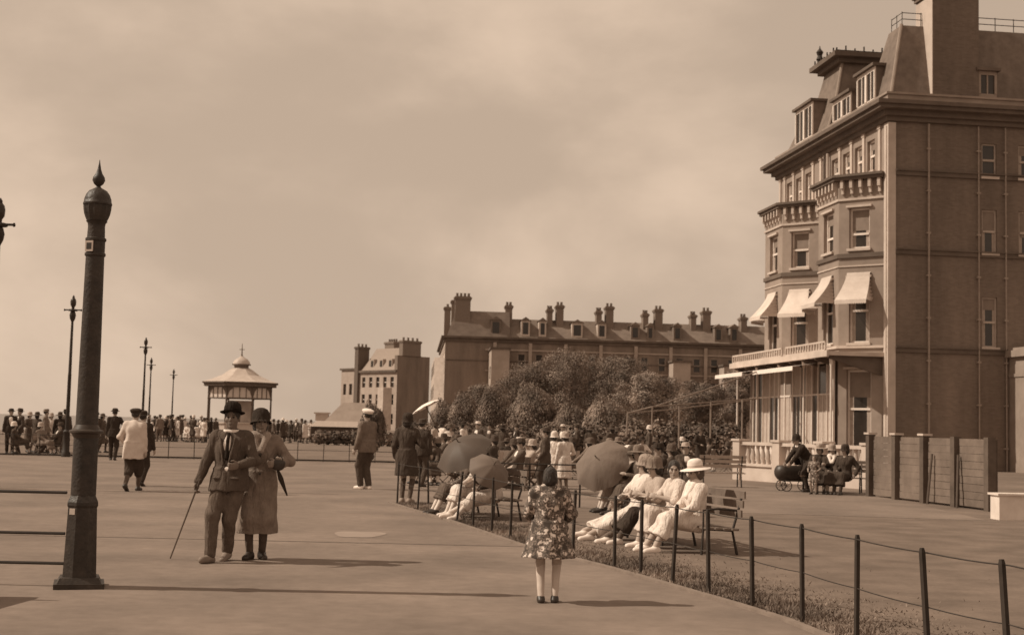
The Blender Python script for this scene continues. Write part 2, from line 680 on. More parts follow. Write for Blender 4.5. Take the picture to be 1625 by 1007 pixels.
# turf tufts along the verge
mb = MB()
rnd = random.Random(3)
for i in range(26000):
    k = rnd.randrange(0, len(POSTS1) - 1)
    a, b = POSTS1[k], POSTS1[k + 1]
    t = rnd.random()
    dd = abs(rnd.gauss(0, 0.55)) - 0.16 * rnd.random() if rnd.random() < 0.995 else rnd.uniform(0, 4.0)
    cl = 0.5 + 0.5 * math.sin(t * 9 + k * 2.1) * math.sin(dd * 6 + k)
    x, y = a[0] + (b[0] - a[0]) * t + 0.02 + dd, a[1] + (b[1] - a[1]) * t + dd * 0.25
    h = rnd.uniform(0.015, 0.05) * (0.5 + cl) * (1.0 if dd < 0.5 else 0.6)
    an = rnd.uniform(0, 6.28)
    wd = rnd.uniform(0.004, 0.01)
    lx, ly = rnd.gauss(0, 0.02), rnd.gauss(0, 0.02)
    mb.quad([(x - wd * math.cos(an), y - wd * math.sin(an), 0.006), (x + wd * math.cos(an), y + wd * math.sin(an), 0.006), (x + lx, y + ly, 0.006 + h)])
gr = mb.build('grass', leaf_mat('grass_blades', 0.19))
tag(gr, kind='stuff', label='rough grass tufts growing along the verge under the wire fence', cat='grass')

# ------------------------------------------------------------------ fences


def post_mesh(h, w=0.045, d=0.03):
    mb = MB()
    mb.prism([(-w / 2, -d / 2), (w / 2, -d / 2), (w / 2, d / 2), (-w / 2, d / 2)], -0.02, h - 0.03)
    mb.prism([(-w / 2, -d / 2), (w / 2, -d / 2), (w / 2, d / 2), (-w / 2, d / 2)], h - 0.03, h, top=[(-w / 3, -d / 3), (w / 3, -d / 3), (w / 3, d / 3), (-w / 3, d / 3)])
    return mb.mesh('post', IRON_OLD)


def fence(label, pts, h, rails, pw=0.045, pd=0.03, name='wire_fence', sag=0.0, lean=0.02):
    t = thing(name, label, 'fence', (pts[0][0], pts[0][1], 0))
    o = Vector((pts[0][0], pts[0][1], 0))
    me = post_mesh(h, pw, pd)
    rr = random.Random(len(pts))
    for i, p in enumerate(pts):
        q = obj('post', me, t)
        q.location = Vector((p[0], p[1], 0)) - o
        a, b = pts[max(0, i - 1)], pts[min(len(pts) - 1, i + 1)]
        q.rotation_euler = (rr.gauss(0, lean), rr.gauss(0, lean), math.atan2(b[1] - a[1], b[0] - a[0]))
    for z, r in rails:
        mb = MB()
        line = []
        for i in range(len(pts) - 1):
            a, b = pts[i], pts[i + 1]
            for s_ in range(4):
                f = s_ / 4
                line.append((a[0] + (b[0] - a[0]) * f - o.x, a[1] + (b[1] - a[1]) * f - o.y, z - sag * 4 * f * (1 - f)))
        line.append((pts[-1][0] - o.x, pts[-1][1] - o.y, z))
        mb.tube(line, r, 6)
        mb.build('rail', IRON_OLD, t, True)
    return t


fence('low iron post and wire fence running from the promenade corner to the near right', POSTS1, 0.80, [(0.765, 0.0055), (0.40, 0.0045)], sag=0.008, pw=0.038, pd=0.028, lean=0.03)
c0 = POSTS1[0]
p2 = [(c0[0] + 0.6 + i * 0.98, c0[1] + 0.1 - 0.02 * i) for i in range(6)]
fence('low iron fence with doubled top rails behind the dark parasols', p2, 0.84, [(0.82, 0.016), (0.70, 0.014), (0.36, 0.006)], pw=0.035)
ya = [(D(px_, 700, 50.3 + (px_ - 20) / 550 * 1.6).x, 50.3 + (px_ - 20) / 550 * 1.6) for px_ in range(-60, 660, 41)]
fence('long low iron fence across the far side of the promenade', ya, 0.8, [(0.78, 0.012), (0.42, 0.009), (0.05, 0.035)], pw=0.028, lean=0.01)

# ------------------------------------------------------------------ tall iron column, railing on it, lamps
cb = G(125, 931)
t = thing('iron_column', 'tall dark cast iron column with globe top and pointed finial at the near left', 'column', cb, R_(17.3))
t.scale = (0.93, 0.93, 1.0)
mb = MB()
mb.prism([(-0.235, -0.23), (0.235, -0.23), (0.235, 0.23), (-0.235, 0.23)], 0, 0.05)
mb.prism([(-0.205, -0.205), (0.205, -0.205), (0.205, 0.205), (-0.205, 0.205)], 0.05, 0.10, top=[(-0.18, -0.17), (0.18, -0.17), (0.18, 0.17), (-0.18, 0.17)])
mb.build('plinth', IRON, t)
mb = MB()
M8 = Matrix.Rotation(R_(22.5), 4, 'Z')
mb.lathe([(0.170, 0.10), (0.166, 0.2), (0.146, 0.72), (0.156, 0.74), (0.154, 0.77), (0.124, 0.83)], 8, M8)
mb.build('pedestal', IRON, t)
mb = MB()
mb.lathe([(0.120, 0.83), (0.118, 1.36), (0.107, 1.46), (0.102, 2.0), (0.089, 3.03)], 24)
mb.build('shaft', IRON, t, True)
mb = MB()
mb.lathe([(0.118, 1.35), (0.130, 1.37), (0.133, 1.385), (0.165, 1.40), (0.165, 1.415), (0.13, 1.43), (0.11, 1.47)], 24)
mb.build('collar', mat('iron_collar', 0.06, rough=0.5, var=0.3), t, True)
mb = MB()
mb.lathe([(0.090, 3.02), (0.101, 3.03), (0.101, 3.05), (0.091, 3.06), (0.091, 3.16), (0.101, 3.17), (0.101, 3.19), (0.086, 3.20)], 24)
mb.build('banded_ring', IRON, t, True)
mb = MB()
mb.lathe([(0.086, 3.20), (0.082, 3.30), (0.086, 3.33), (0.104, 3.35)], 24)
mb.build('neck', IRON, t, True)
mb = MB()
mb.lathe([(0.096, 3.352), (0.112, 3.385), (0.125, 3.42), (0.133, 3.46), (0.136, 3.50), (0.140, 3.505), (0.140, 3.52), (0.135, 3.525), (0.130, 3.56), (0.115, 3.60), (0.088, 3.635), (0.05, 3.655), (0.03, 3.665)], 28, flute=(1, 4))
mb.build('globe', IRON, t, True)
mb = MB()
mb.lathe([(0.03, 3.665), (0.02, 3.68), (0.045, 3.70), (0.062, 3.735), (0.056, 3.765), (0.032, 3.80), (0.018, 3.84), (0.008, 3.89), (0.002, 3.93)], 16)
mb.build('finial', IRON, t, True)
mb = MB()
Mp = Matrix.Rotation(R_(-38), 4, 'Z')
mb.box(-0.045, 0.045, -0.104, -0.093, 3.06, 3.16, M=Mp)
pl = mb.build('number_plate', mat('enamel_plate', 0.42, rough=0.4, var=0.1), t)
mb = MB()
mb.box(-0.028, 0.03, -0.1062, -0.1042, 3.08, 3.14, M=Mp)
mb.build('emblem', IRON_OLD, pl)
mb = MB()
mb.box(-0.03, 0.04, -0.1415, -0.1365, 0.66, 0.715, M=Matrix.Rotation(R_(-45), 4, 'Z'))
mb.build('pedestal_patch', mat('pale_patch_tone', 0.4), t)  # small pale patch near the top of the pedestal

t = thing('handrail', 'three dark iron rails reaching left from the foot of the tall column', 'railing', (cb.x - 0.15, cb.y, 0))
for z in (0.21, 0.48, 0.85):
    mb = MB()
    mb.tube([(0.0, 0.0, z), (-1.2, 0.0, z - 0.004), (-2.6, 0.0, z)], 0.014, 8)
    mb.build('rail', IRON_OLD, t, True)
mb = MB()
mb.lathe([(0.04, 0), (0.03, 0.1), (0.03, 0.95), (0.045, 0.98), (0.02, 1.03)], 12, Matrix.Translation((-2.63, 0, 0)))
mb.build('post', IRON_OLD, t, True)

LAMP_ROOT = []


def lamp(px_, ytop, depth, label):
    h = 6.0
    p = D(px_, ytop, depth)
    s_ = p.z / h
    if LAMP_ROOT:
        t = copy_tree(LAMP_ROOT[0])
        t.location = (p.x, p.y, 0)
        t.scale = (s_,) * 3
        t['label'] = label
        return
    t = thing('street_lamp', label, 'street lamp', (p.x, p.y, 0), 0, 'tall lamp posts standing along the cliff side', s_)
    LAMP_ROOT.append(t)
    mb = MB()
    mb.lathe([(0.17, 0), (0.17, 0.15), (0.13, 0.2), (0.12, 0.9), (0.14, 0.93), (0.09, 1.0)], 12)
    mb.build('base', IRON_OLD, t, True)
    mb = MB()
    mb.lathe([(0.075, 1.0), (0.065, 3.0), (0.07, 3.02), (0.06, 3.06), (0.045, 5.0)], 12)
    mb.build('post', IRON_OLD, t, True)
    mb = MB()
    mb.lathe([(0.045, 5.0), (0.10, 5.12), (0.12, 5.25), (0.09, 5.36), (0.05, 5.42)], 12)
    mb.build('cup', IRON_OLD, t, True)
    mb = MB()
    mb.box(-0.30, 0.30, -0.022, 0.022, 5.42, 5.465)
    mb.lathe([(0.16, 5.40), (0.18, 5.43), (0.15, 5.47)], 12)
    for sx in (-1, 1):
        mb.lathe([(0.02, 5.40), (0.035, 5.43), (0.02, 5.48)], 8, Matrix.Translation((sx * 0.31, 0, 0)))
    mb.build('crossbar', IRON_OLD, t)
    mb = MB()
    mb.lathe([(0.05, 5.465), (0.055, 5.55), (0.10, 5.62), (0.11, 5.75), (0.09, 5.84), (0.04, 5.9)], 12)
    mb.build('lantern', mat('lamp_glass', 0.05, rough=0.3, var=0.2), t, True)
    mb = MB()
    mb.lathe([(0.05, 5.9), (0.045, 5.94), (0.008, 6.0)], 8)
    mb.build('finial', IRON_OLD, t, True)


lamp(117, 468, 50, 'tall dark lamp post just left of the tall iron column')
lamp(232, 535, 75.5, 'lamp post rising behind the man in the pale jacket, taller of a close pair')
lamp(240.5, 567, 101, 'lamp post at the right of a close pair, the shorter of the two')
lamp(276, 585, 123, 'smallest and most distant lamp post, between the pair and the bandstand')
lamp(1, 314, 28, 'lamp post at the far left edge with only its top in view')

# ------------------------------------------------------------------ bandstand
p = D(380, 660, 150)
t = thing('bandstand', 'white bandstand with pale tented roof and small cupola beyond the crowd', 'bandstand', (p.x, p.y, 0), R_(10))
oc = lambda r, a0=22.5: [(r * math.cos(R_(a0 + 45 * i)), r * math.sin(R_(a0 + 45 * i))) for i in range(8)]
mb = MB()
mb.prism(oc(3.9), 0, 1.0)
mb.prism(oc(4.05), 1.0, 1.15)
mb.build('platform', STUCCO_LIGHT, t)
for i in range(8):
    a = R_(22.5 + 45 * i)
    mb = MB()
    mb.lathe([(0.14, 0), (0.11, 0.3), (0.09, 2.6), (0.13, 2.7), (0.1, 2.8), (0.1, 4.15)], 10, Matrix.Translation((3.65 * math.cos(a), 3.65 * math.sin(a), 1.0)))
    mb.build('pillar', mat('dark_green_iron', 0.12), t, True)
for i in range(8):
    a, b = R_(22.5 + 45 * i), R_(67.5 + 45 * i)
    A, B = Vector((3.65 * math.cos(a), 3.65 * math.sin(a), 0)), Vector((3.65 * math.cos(b), 3.65 * math.sin(b), 0))
    mb = MB()
    fc = Facet((A.x, A.y), (B.x - A.x, B.y - A.y))
    Ln = (B - A).length
    M = fc.M()
    mb.box(0.1, Ln - 0.1, -0.03, 0.03, 4.95, 5.1, M=M)
    mb.box(0.1, Ln - 0.1, -0.03, 0.03, 3.75, 3.85, M=M)
    for q in range(1, 4):
        mb.box(Ln * q / 4 - 0.04, Ln * q / 4 + 0.04, -0.03, 0.03, 3.85, 4.95, M=M)
    # spandrel brackets
    for s0, s1 in ((0.1, 0.75), (Ln - 0.1, Ln - 0.75)):
        pts = [fc.P(s0, 0.0, 4.95), fc.P(s1, 0.0, 4.95), fc.P(s0 + (s1 - s0) * 0.35, 0.0, 4.55), fc.P(s0, 0.0, 3.9)]
        mb.quad(pts)
    fr = mb.build('frieze', mat('bandstand_trim', 0.15), t)
    mb = MB()
    mb.box(0.12, Ln - 0.12, 0.04, 0.06, 3.85, 4.95, M=M)
    mb.build('pane', mat('obscured_glass', 0.62, rough=0.4, var=0.1), fr)
    if i == 1:
        mb = MB()
        mb.box(0.1, Ln - 0.1, -0.02, 0.02, 1.15, 3.6, M=M)
        sc_ = mb.build('glass_screen', mat('screen_glass', 0.52, rough=0.3, var=0.25, scale=0.8), t)
        mb = MB()
        for q in range(0, 5):
            s_ = 0.1 + (Ln - 0.2) * q / 4
            mb.box(s_ - 0.035, s_ + 0.035, -0.06, -0.025, 1.15, 3.6, M=M)
        mb.box(0.1, Ln - 0.1, -0.06, -0.025, 2.2, 2.28, M=M)
        mb.build('glazing_bars', WHITE, sc_)
mb = MB()
mb.prism(oc(4.25), 5.1, 5.42)
mb.prism(oc(4.45), 5.42, 5.55)
mb.build('fascia', mat('bandstand_fascia', 0.14), t)
mb = MB()
prof = [(4.4, 5.56), (3.4, 5.85), (2.2, 6.35), (1.35, 6.95), (0.95, 7.15)]
M8 = Matrix.Rotation(R_(22.5), 4, 'Z')
mb.lathe(prof, 8, M8)
mb.build('roof', mat('zinc_roof', 0.45, rough=0.5, var=0.12, scale=1.5), t)
mb = MB()
mb.lathe([(0.85, 7.1), (0.85, 7.45), (1.1, 7.5), (1.1, 7.6)], 8, M8)
mb.build('lantern', mat('bandstand_trim', 0.15), t)
mb = MB()
mb.lathe([(0.95, 7.6), (0.9, 7.85), (0.65, 8.15), (0.3, 8.35), (0.12, 8.5)], 16)
mb.build('cupola', mat('zinc_roof', 0.45), t, True)
mb = MB()
mb.lathe([(0.12, 8.5), (0.07, 8.8), (0.05, 9.2), (0.03, 9.9)], 8)
mb.box(-0.3, 0.3, -0.03, 0.03, 9.2, 9.27)
mb.build('finial', mat('bandstand_trim', 0.15), t)

# ------------------------------------------------------------------ hotel at the right
C = D(1410, 690, 61)
HOT = thing('hotel', 'tall Victorian hotel with canted bays, mansard roofs and a dark end wall at the right', 'hotel', (C.x, C.y, 0), R_(7.5))
UM, UE = 8.2, 15.4     # break between the two halves, far end
f_front_near = Facet((0, UM), (0, -1))
f_front_far = Facet((0.0, UE), (0, -1))
f_end = Facet((0, 0), (1, 0))
EW = 15.0
mb = MB()
op_near = [(UM - u - 0.45, UM - u + 0.45, 13.95, 15.45) for u in (6.75, 5.2, 3.65, 2.1)]
wall_panel(mb, f_front_near, 0, UM, 0, 16.2, op_near)
op_far = [(UE - u - 0.45, UE - u + 0.45, 13.95, 15.45) for u in (13.6, 12.1, 10.6)]
wall_panel(mb, f_front_far, 0, UE - UM, 0, 16.2, op_far)
mb.quad([(0, UE, 0), (EW, UE, 0), (EW, UE, 16.2), (0, UE, 16.2)])
mb.build('front_wall', STUCCO, HOT)
mb = MB()
op_end = [(4.5, 5.22, 13.55, 15.1), (4.5, 5.22, 10.0, 12.0), (4.5, 5.22, 5.65, 7.95), (6.3, 7.1, 13.55, 15.1), (6.3, 7.1, 10.0, 12.0)]
wall_panel(mb, f_end, 0, EW, 0, 16.2, op_end)
mb.quad([(EW, 0, 0), (EW, UE, 0), (EW, UE, 16.2), (EW, 0, 16.2)])
mb.build('end_wall', BRICK_END, HOT)
for o in op_near:
    window(HOT, f_front_near, *o, depth=0.18, blind=0.3)
for o in op_far:
    window(HOT, f_front_far, *o, depth=0.18, blind=0.4)
for i, o in enumerate(op_end):
    window(HOT, f_end, *o, depth=0.12, blind=(0.0, 0.5, 0.25, 0.3, 0.6)[i], fmat=WOOD_PALE)
# window surrounds on the top storey: pilaster strips between the openings
for fc, sp in ((f_front_near, [0.15, 2.2, 3.75, 5.3, 7.2]), (f_front_far, [0.3, 1.1, 2.55, 4.05, 5.6, 6.75])):
    for s_ in sp:
        mb = MB()
        mb.box(s_ - 0.13, s_ + 0.13, -0.07, 0.02, 13.65, 15.75, M=fc.M())
        mb.box(s_ - 0.18, s_ + 0.18, -0.10, 0.02, 15.75, 15.9, M=fc.M())
        mb.build('pilaster', STUCCO_LIGHT, HOT)
# corner strip
mb = MB()
mb.box(-0.07, 0.30, -0.07, -0.001, 0.0, 15.85)
mb.box(-0.07, -0.001, 0.0, 0.42, 0.0, 15.85)
mb.box(-0.11, -0.072, 0.08, 0.3, 0.0, 15.7)
mb.build('corner_strip', STUCCO_LIGHT, HOT)
# cornices and string courses
near_line = [(0.0, UM - 0.02), (0, 0), (EW, 0)]
far_line = [(EW, UE), (0.0, UE), (0.0, UM + 0.02)]
for line in (near_line, far_line):
    mb = MB()
    outline_box(mb, line, 15.9, 16.12, 0.18)
    outline_box(mb, line, 16.12, 16.38, 0.36)
    outline_box(mb, line, 16.38, 16.56, 0.72)
    outline_box(mb, line, 16.56, 16.74, 0.86)
    mb.build('cornice', TRIM_DARK, HOT)
    mb = MB()
    outline_box(mb, line, 16.744, 17.15, 0.12, inner=0.25)
    outline_box(mb, line, 17.15, 17.25, 0.2, inner=0.3)
    mb.build('parapet', STUCCO, HOT)
for z, out, mm in ((13.42, 0.10, TRIM_DARK), (9.78, 0.10, TRIM_DARK), (5.3, 0.10, TRIM_DARK)):
    mb = MB()
    outline_box(mb, [(0.31, 0), (EW, 0)], z, z + 0.2, out, inner=0.02)
    outline_box(mb, [(0.31, 0), (EW, 0)], z + 0.2, z + 0.26, out + 0.06, inner=0.02)
    mb.build('string_course', mm, HOT)
# canted bays
AW = []
for bi, (u0, u1) in enumerate(((0.42, 6.3), (8.45, 14.5))):
    a = 1.6
    pts = [(0, u1), (-a, u1 - a), (-a, u0 + a), (0, u0)]
    mb = MB()
    fcs = [Facet(pts[i], (pts[i + 1][0] - pts[i][0], pts[i + 1][1] - pts[i][1])) for i in range(3)]
    lens = [(Vector(pts[i + 1]) - Vector(pts[i])).length for i in range(3)]
    wins = []
    for i in range(3):
        Ls = lens[i]
        hw = 0.5 if i != 1 else 0.62
        cs = Ls / 2 - (0.12 if i == 2 else 0)
        ops = [(cs - hw - 0.1, cs + hw + 0.1, 0.9, 4.5), (cs - hw, cs + hw, 5.75, 8.75), (cs - hw, cs + hw, 10.15, 12.05)]
        wall_panel(mb, fcs[i], 0, Ls, 0, 13.35, ops)
        wins.append(ops)
    mb.quad([(x, y, 13.35) for x, y in pts])
    mb.build('bay_front', STUCCO, HOT)
    for i in range(3):
        for j, o in enumerate(wins[i]):
            window(HOT, fcs[i], *o, depth=0.2, blind=(0.35, 0.2, 0.55)[j] if i == 2 else (0.5, 0.0, 0.3)[j], open_sash=(j == 2 and bi == 0), sill=(j > 0))
    # bay cornice: flat slab, bracketed frieze, strings
    mb = MB()
    outline_box(mb, pts, 13.36, 13.5, 0.32, inner=0.25)
    outline_box(mb, pts, 13.5, 13.62, 0.42, inner=0.3)
    mb.build('bay_cornice', TRIM_DARK, HOT)
    mb = MB()
    mb.prism([(x * 1.15, y) for x, y in pts[::-1]], 13.622, 13.66)
    mb.build('bay_roof', STUCCO_LIGHT, HOT)
    for i in range(3):
        n = int(lens[i] / 0.42)
        for q in range(n):
            s_ = (q + 0.5) * lens[i] / n
            mb = MB()
            M = fcs[i].M()
            mb.box(s_ - 0.07, s_ + 0.07, -0.26, -0.003, 12.98, 13.355, M=M)
            mb.box(s_ - 0.06, s_ + 0.06, -0.15, -0.003, 12.72, 12.98, M=M)
            mb.build('bracket', STUCCO_LIGHT, HOT)
    for z0, z1, out in ((12.42, 12.52, 0.08), (9.72, 9.92, 0.09), (9.3, 9.36, 0.05), (5.5, 5.62, 0.1)):
        mb = MB()
        outline_box(mb, pts, z0, z1, out, inner=0.03)
        mb.build('string_course', STUCCO_LIGHT if z0 != 9.72 else TRIM_DARK, HOT)
    # window hoods and jamb strips on the bay
    for i in (0, 1, 2):
        for j, o in enumerate(wins[i]):
            mb = MB()
            M = fcs[i].M()
            mb.box(o[0] - 0.12, o[1] + 0.12, -0.12, 0.02, o[3] + 0.03, o[3] + 0.13, M=M)
            mb.build('window_hood', STUCCO_LIGHT, HOT)
    # canvas awnings over the first floor windows
    for i in (1, 2, 0):
        o = wins[i][1]
        cs, hw = (o[0] + o[1]) / 2, (o[1] - o[0]) / 2 + 0.08
        mb = MB()
        prof = []
        for q in range(9):
            v = q / 8
            prof.append((0.10 + 0.92 * (v ** 1.45), 8.98 - 1.32 * v, hw * (0.96 + 0.36 * v ** 1.2)))
        fc = fcs[i]
        for q in range(8):
            (d0, z0, h0), (d1, z1, h1) = prof[q], prof[q + 1]
            mb.quad([fc.P(cs - h0, d0, z0), fc.P(cs + h0, d0, z0), fc.P(cs + h1, d1, z1), fc.P(cs - h1, d1, z1)])
            for sg in (-1, 1):
                mb.quad([fc.P(cs + sg * h0, d0, z0), fc.P(cs + sg * h1, d1, z1), fc.P(cs + sg * (h1 - 0.15), 0.03, z1), fc.P(cs + sg * (h0 - 0.02), 0.03, z0)])
        mb.quad([fc.P(cs - hw, 0.02, 9.02), fc.P(cs + hw, 0.02, 9.02), fc.P(cs + hw, 0.10, 8.98), fc.P(cs - hw, 0.10, 8.98)])
        h = prof[-1][2]
        aw = mb.build('awning', AWNING, HOT)
        mb = MB()
        n = 14
        for q in range(n):
            sa, sb = cs - h + 2 * h * q / n, cs - h + 2 * h * (q + 1) / n
            mb.quad([fc.P(sa, prof[-1][0], 7.655), fc.P(sb, prof[-1][0], 7.655), fc.P(sb, prof[-1][0] + 0.01, 7.5), fc.P((sa + sb) / 2, prof[-1][0] + 0.012, 7.46), fc.P(sa, prof[-1][0] + 0.01, 7.5)])
        mb.build('valance', AWNING, aw)
# balcony along the first floor
mb = MB()
mb.box(-2.75, -0.002, 0.25, 15.2, 5.08, 5.26)
mb.box(-2.85, -2.752, 0.2, 15.3, 5.02, 5.30)
mb.build('balcony', STUCCO_LIGHT, HOT)
for (a, b) in ((0.6, 6.0), (6.6, 14.9)):
    mb = MB()
    mb.box(-2.8, -2.72, a, b, 5.304, 5.36)
    mb.box(-2.8, -2.72, a, b, 5.66, 5.74)
    n = int((b - a) / 0.35)
    for q in range(n + 1):
        y = a + (b - a) * q / n
        mb.box(-2.79, -2.73, y - 0.05, y + 0.05, 5.36, 5.66)
    mb.build('balcony_rail', STUCCO_LIGHT, HOT)
mb = MB()
for i in range(9):
    y = 0.5 + i * 1.8
    mb = MB()
    mb.prism([(-2.6, 4.95), (-0.02, 4.2), (-0.02, 5.078), (-2.6, 5.078)], y, y + 0.14, M=Matrix(((1, 0, 0, 0), (0, 0, 1, 0), (0, 1, 0, 0), (0, 0, 0, 1))))
    mb.build('balcony_bracket', TRIM_DARK, HOT)
# roller blinds out over the terrace and slender verandah posts
for (a, b) in ((2.2, 8.2), (10.0, 15.0)):
    mb = MB()
    mb.quad([(-2.2, a, 4.86), (-2.2, b, 4.86), (-3.75, b, 4.62), (-3.75, a, 4.62)])
    mb.quad([(-3.75, a, 4.62), (-3.75, b, 4.62), (-3.76, b, 4.42), (-3.76, a, 4.42)])
    mb.build('roller_blind', CANVAS, HOT)
for u in (0.7, 4.3, 7.9, 11.5, 15.0):
    mb = MB()
    mb.lathe([(0.10, 0.0), (0.10, 0.25), (0.055, 0.35), (0.05, 4.6), (0.08, 4.75), (0.10, 5.0)], 10, Matrix.Translation((-2.45, u, 0)))
    mb.build('verandah_post', WHITE, HOT, True)
# glazed ground-floor front: slender white bars with glass, blinds and curtains between them
rg = random.Random(12)
gl_in = [GLASS, mat('lace_curtain', 0.42, var=0.15, scale=6, folds=0.5), mat('lace_curtain', 0.42), BLIND, mat('interior_dim', 0.10, var=0.3, scale=2)]
u = 2.1
while u < 14.9:
    wd_ = rg.choice((0.8, 0.8, 1.2))
    fr = MB()
    fr.box(-1.83, -1.74, u - 0.05, u + 0.05, 0.2, 4.95)
    fr.box(-1.81, -1.76, u + 0.05, u + wd_ - 0.05, 3.35, 3.43)
    fr.box(-1.81, -1.76, u + 0.05, u + wd_ - 0.05, 4.85, 4.95)
    fr.box(-1.82, -1.75, u + 0.05, u + wd_ - 0.05, 0.2, 0.75)
    if wd_ > 1:
        fr.box(-1.80, -1.77, u + wd_ / 2 - 0.02, u + wd_ / 2 + 0.02, 0.75, 3.35)
    f_ = fr.build('glazed_front', WHITE, HOT)
    pn = MB()
    pn.quad([(-1.765, u + 0.05, 0.75), (-1.765, u + wd_ - 0.05, 0.75), (-1.765, u + wd_ - 0.05, 3.35), (-1.765, u + 0.05, 3.35)])
    pn.build('pane', rg.choice(gl_in), f_)
    pn = MB()
    pn.quad([(-1.765, u + 0.05, 3.43), (-1.765, u + wd_ - 0.05, 3.43), (-1.765, u + wd_ - 0.05, 4.85), (-1.765, u + 0.05, 4.85)])
    pn.build('fanlight', rg.choice([GLASS, BLIND, gl_in[1]]), f_)
    u += wd_

# drain pipes
for x, z1 in ((1.86, 15.85), (4.28, 15.85), (5.6, 15.85)):
    mb = MB()
    mb.tube([(x, -0.13, 0), (x, -0.13, z1)], 0.05 if x < 2 else 0.035, 8)
    for q in range(8):
        mb.box(x - 0.09, x + 0.09, -0.17, -0.002, 1.0 + q * 1.95, 1.08 + q * 1.95)
    mb.build('drain_pipe', mat('pipe_paint', 0.30, rough=0.6), HOT)
mb = MB()
mb.tube([(-0.14, 7.4, 5.3), (-0.14, 7.4, 15.85)], 0.07, 8)
mb.build('drain_pipe', STUCCO_LIGHT, HOT)
mb = MB()
mb.tube([(-0.14, 7.9, 5.3), (-0.14, 7.9, 15.85)], 0.05, 8)
mb.build('drain_pipe', TRIM_DARK, HOT)


def mansard(parent, x0, x1, y0, y1, z0, X0, X1, Y0, Y1, z1, curve=0.0, name='mansard_roof', m=None):
    mb = MB()
    n = 6
    rows = []
    for i in range(n + 1):
        t = i / n
        s_ = t + curve * math.sin(math.pi * t)
        rows.append([(x0 + (X0 - x0) * s_, y0 + (Y0 - y0) * s_), (x1 + (X1 - x1) * s_, y0 + (Y0 - y0) * s_), (x1 + (X1 - x1) * s_, y1 + (Y1 - y1) * s_), (x0 + (X0 - x0) * s_, y1 + (Y1 - y1) * s_), z0 + (z1 - z0) * t])
    for i in range(n):
        a, b = rows[i], rows[i + 1]
        for k in range(4):
            j = (k + 1) % 4
            mb.quad([(*a[k], a[4]), (*a[j], a[4]), (*b[j], b[4]), (*b[k], b[4])])
    mb.quad([(*rows[-1][k], z1) for k in range(4)])
    return mb.build(name, m or SLATE, parent)


r1 = mansard(HOT, 0.12, EW, 0.12, 3.6, 16.9, 1.0, EW - 1, 0.95, 2.4, 20.75)
r2 = mansard(HOT, 0.12, 7.0, UM + 0.05, 13.4, 16.9, 1.25, 4.0, UM + 0.85, 11.6, 21.1, curve=0.10)
mansard(HOT, 0.13, EW, 3.602, UM + 0.045, 16.9, 0.8, EW - 1, 3.602, UM + 0.045, 18.75, name='attic_roof')
mansard(HOT, 0.13, EW, 13.402, UE - 0.1, 16.9, 0.9, EW - 1, 13.402, UE - 0.9, 18.9, name='attic_roof')
# lead rolls on the hips
for pts in ([(0.12, 0.12, 17.0), (1.0, 0.95, 20.78)], [(0.12, UM + 0.05, 17.0), (0.62, UM + 0.42, 18.4), (0.95, UM + 0.64, 19.6), (1.25, UM + 0.85, 21.1)]):
    mb = MB()
    mb.tube(pts, 0.09, 8)
    mb.build('hip_roll', STUCCO, HOT, True)
mb = MB()
mb.box(0.95, 4.3, UM + 0.55, 11.9, 21.1, 21.35)
mb.box(0.6, 4.65, UM + 0.2, 12.25, 21.35, 21.6)
mb.build('pavilion_cap', TRIM_DARK, HOT)
mb = MB()
for i in range(8):
    y = UM + 0.5 + i * 0.46
    mb.box(0.78, 0.84, y - 0.03, y + 0.03, 21.6, 21.82 + 0.12 * (i % 2))
for i in range(8):
    x = 0.8 + i * 0.5
    mb.box(x - 0.03, x + 0.03, UM + 0.42, UM + 0.48, 21.6, 21.82 + 0.12 * (i % 2))
mb.box(0.77, 0.85, UM + 0.4, 12.1, 21.65, 21.7)
mb.box(0.77, 4.5, UM + 0.41, UM + 0.49, 21.65, 21.7)
mb.build('roof_cresting', IRON_OLD, HOT)
mb = MB()
mb.lathe([(0.16, 21.6), (0.12, 21.9), (0.2, 22.0), (0.12, 22.2), (0.2, 22.4), (0.05, 22.6), (0.02, 22.75)], 10, Matrix.Translation((1.0, 11.7, 0)))
mb.build('finial', IRON_OLD, HOT, True)
# roof railing over the near half
mb = MB()
for z in (21.1, 21.4):
    mb.tube([(1.1, 2.3, z), (1.1, 1.1, z), (EW - 1.2, 1.1, z)], 0.02, 6)
for i in range(3):
    mb.tube([(1.1, 1.1 + i * 0.6, 20.75), (1.1, 1.1 + i * 0.6, 21.45)], 0.018, 5)
for i in range(14):
    mb.tube([(1.1 + i * 0.93, 1.1, 20.75), (1.1 + i * 0.93, 1.1, 21.45)], 0.02, 5)
mb.build('roof_railing', IRON_OLD, HOT)


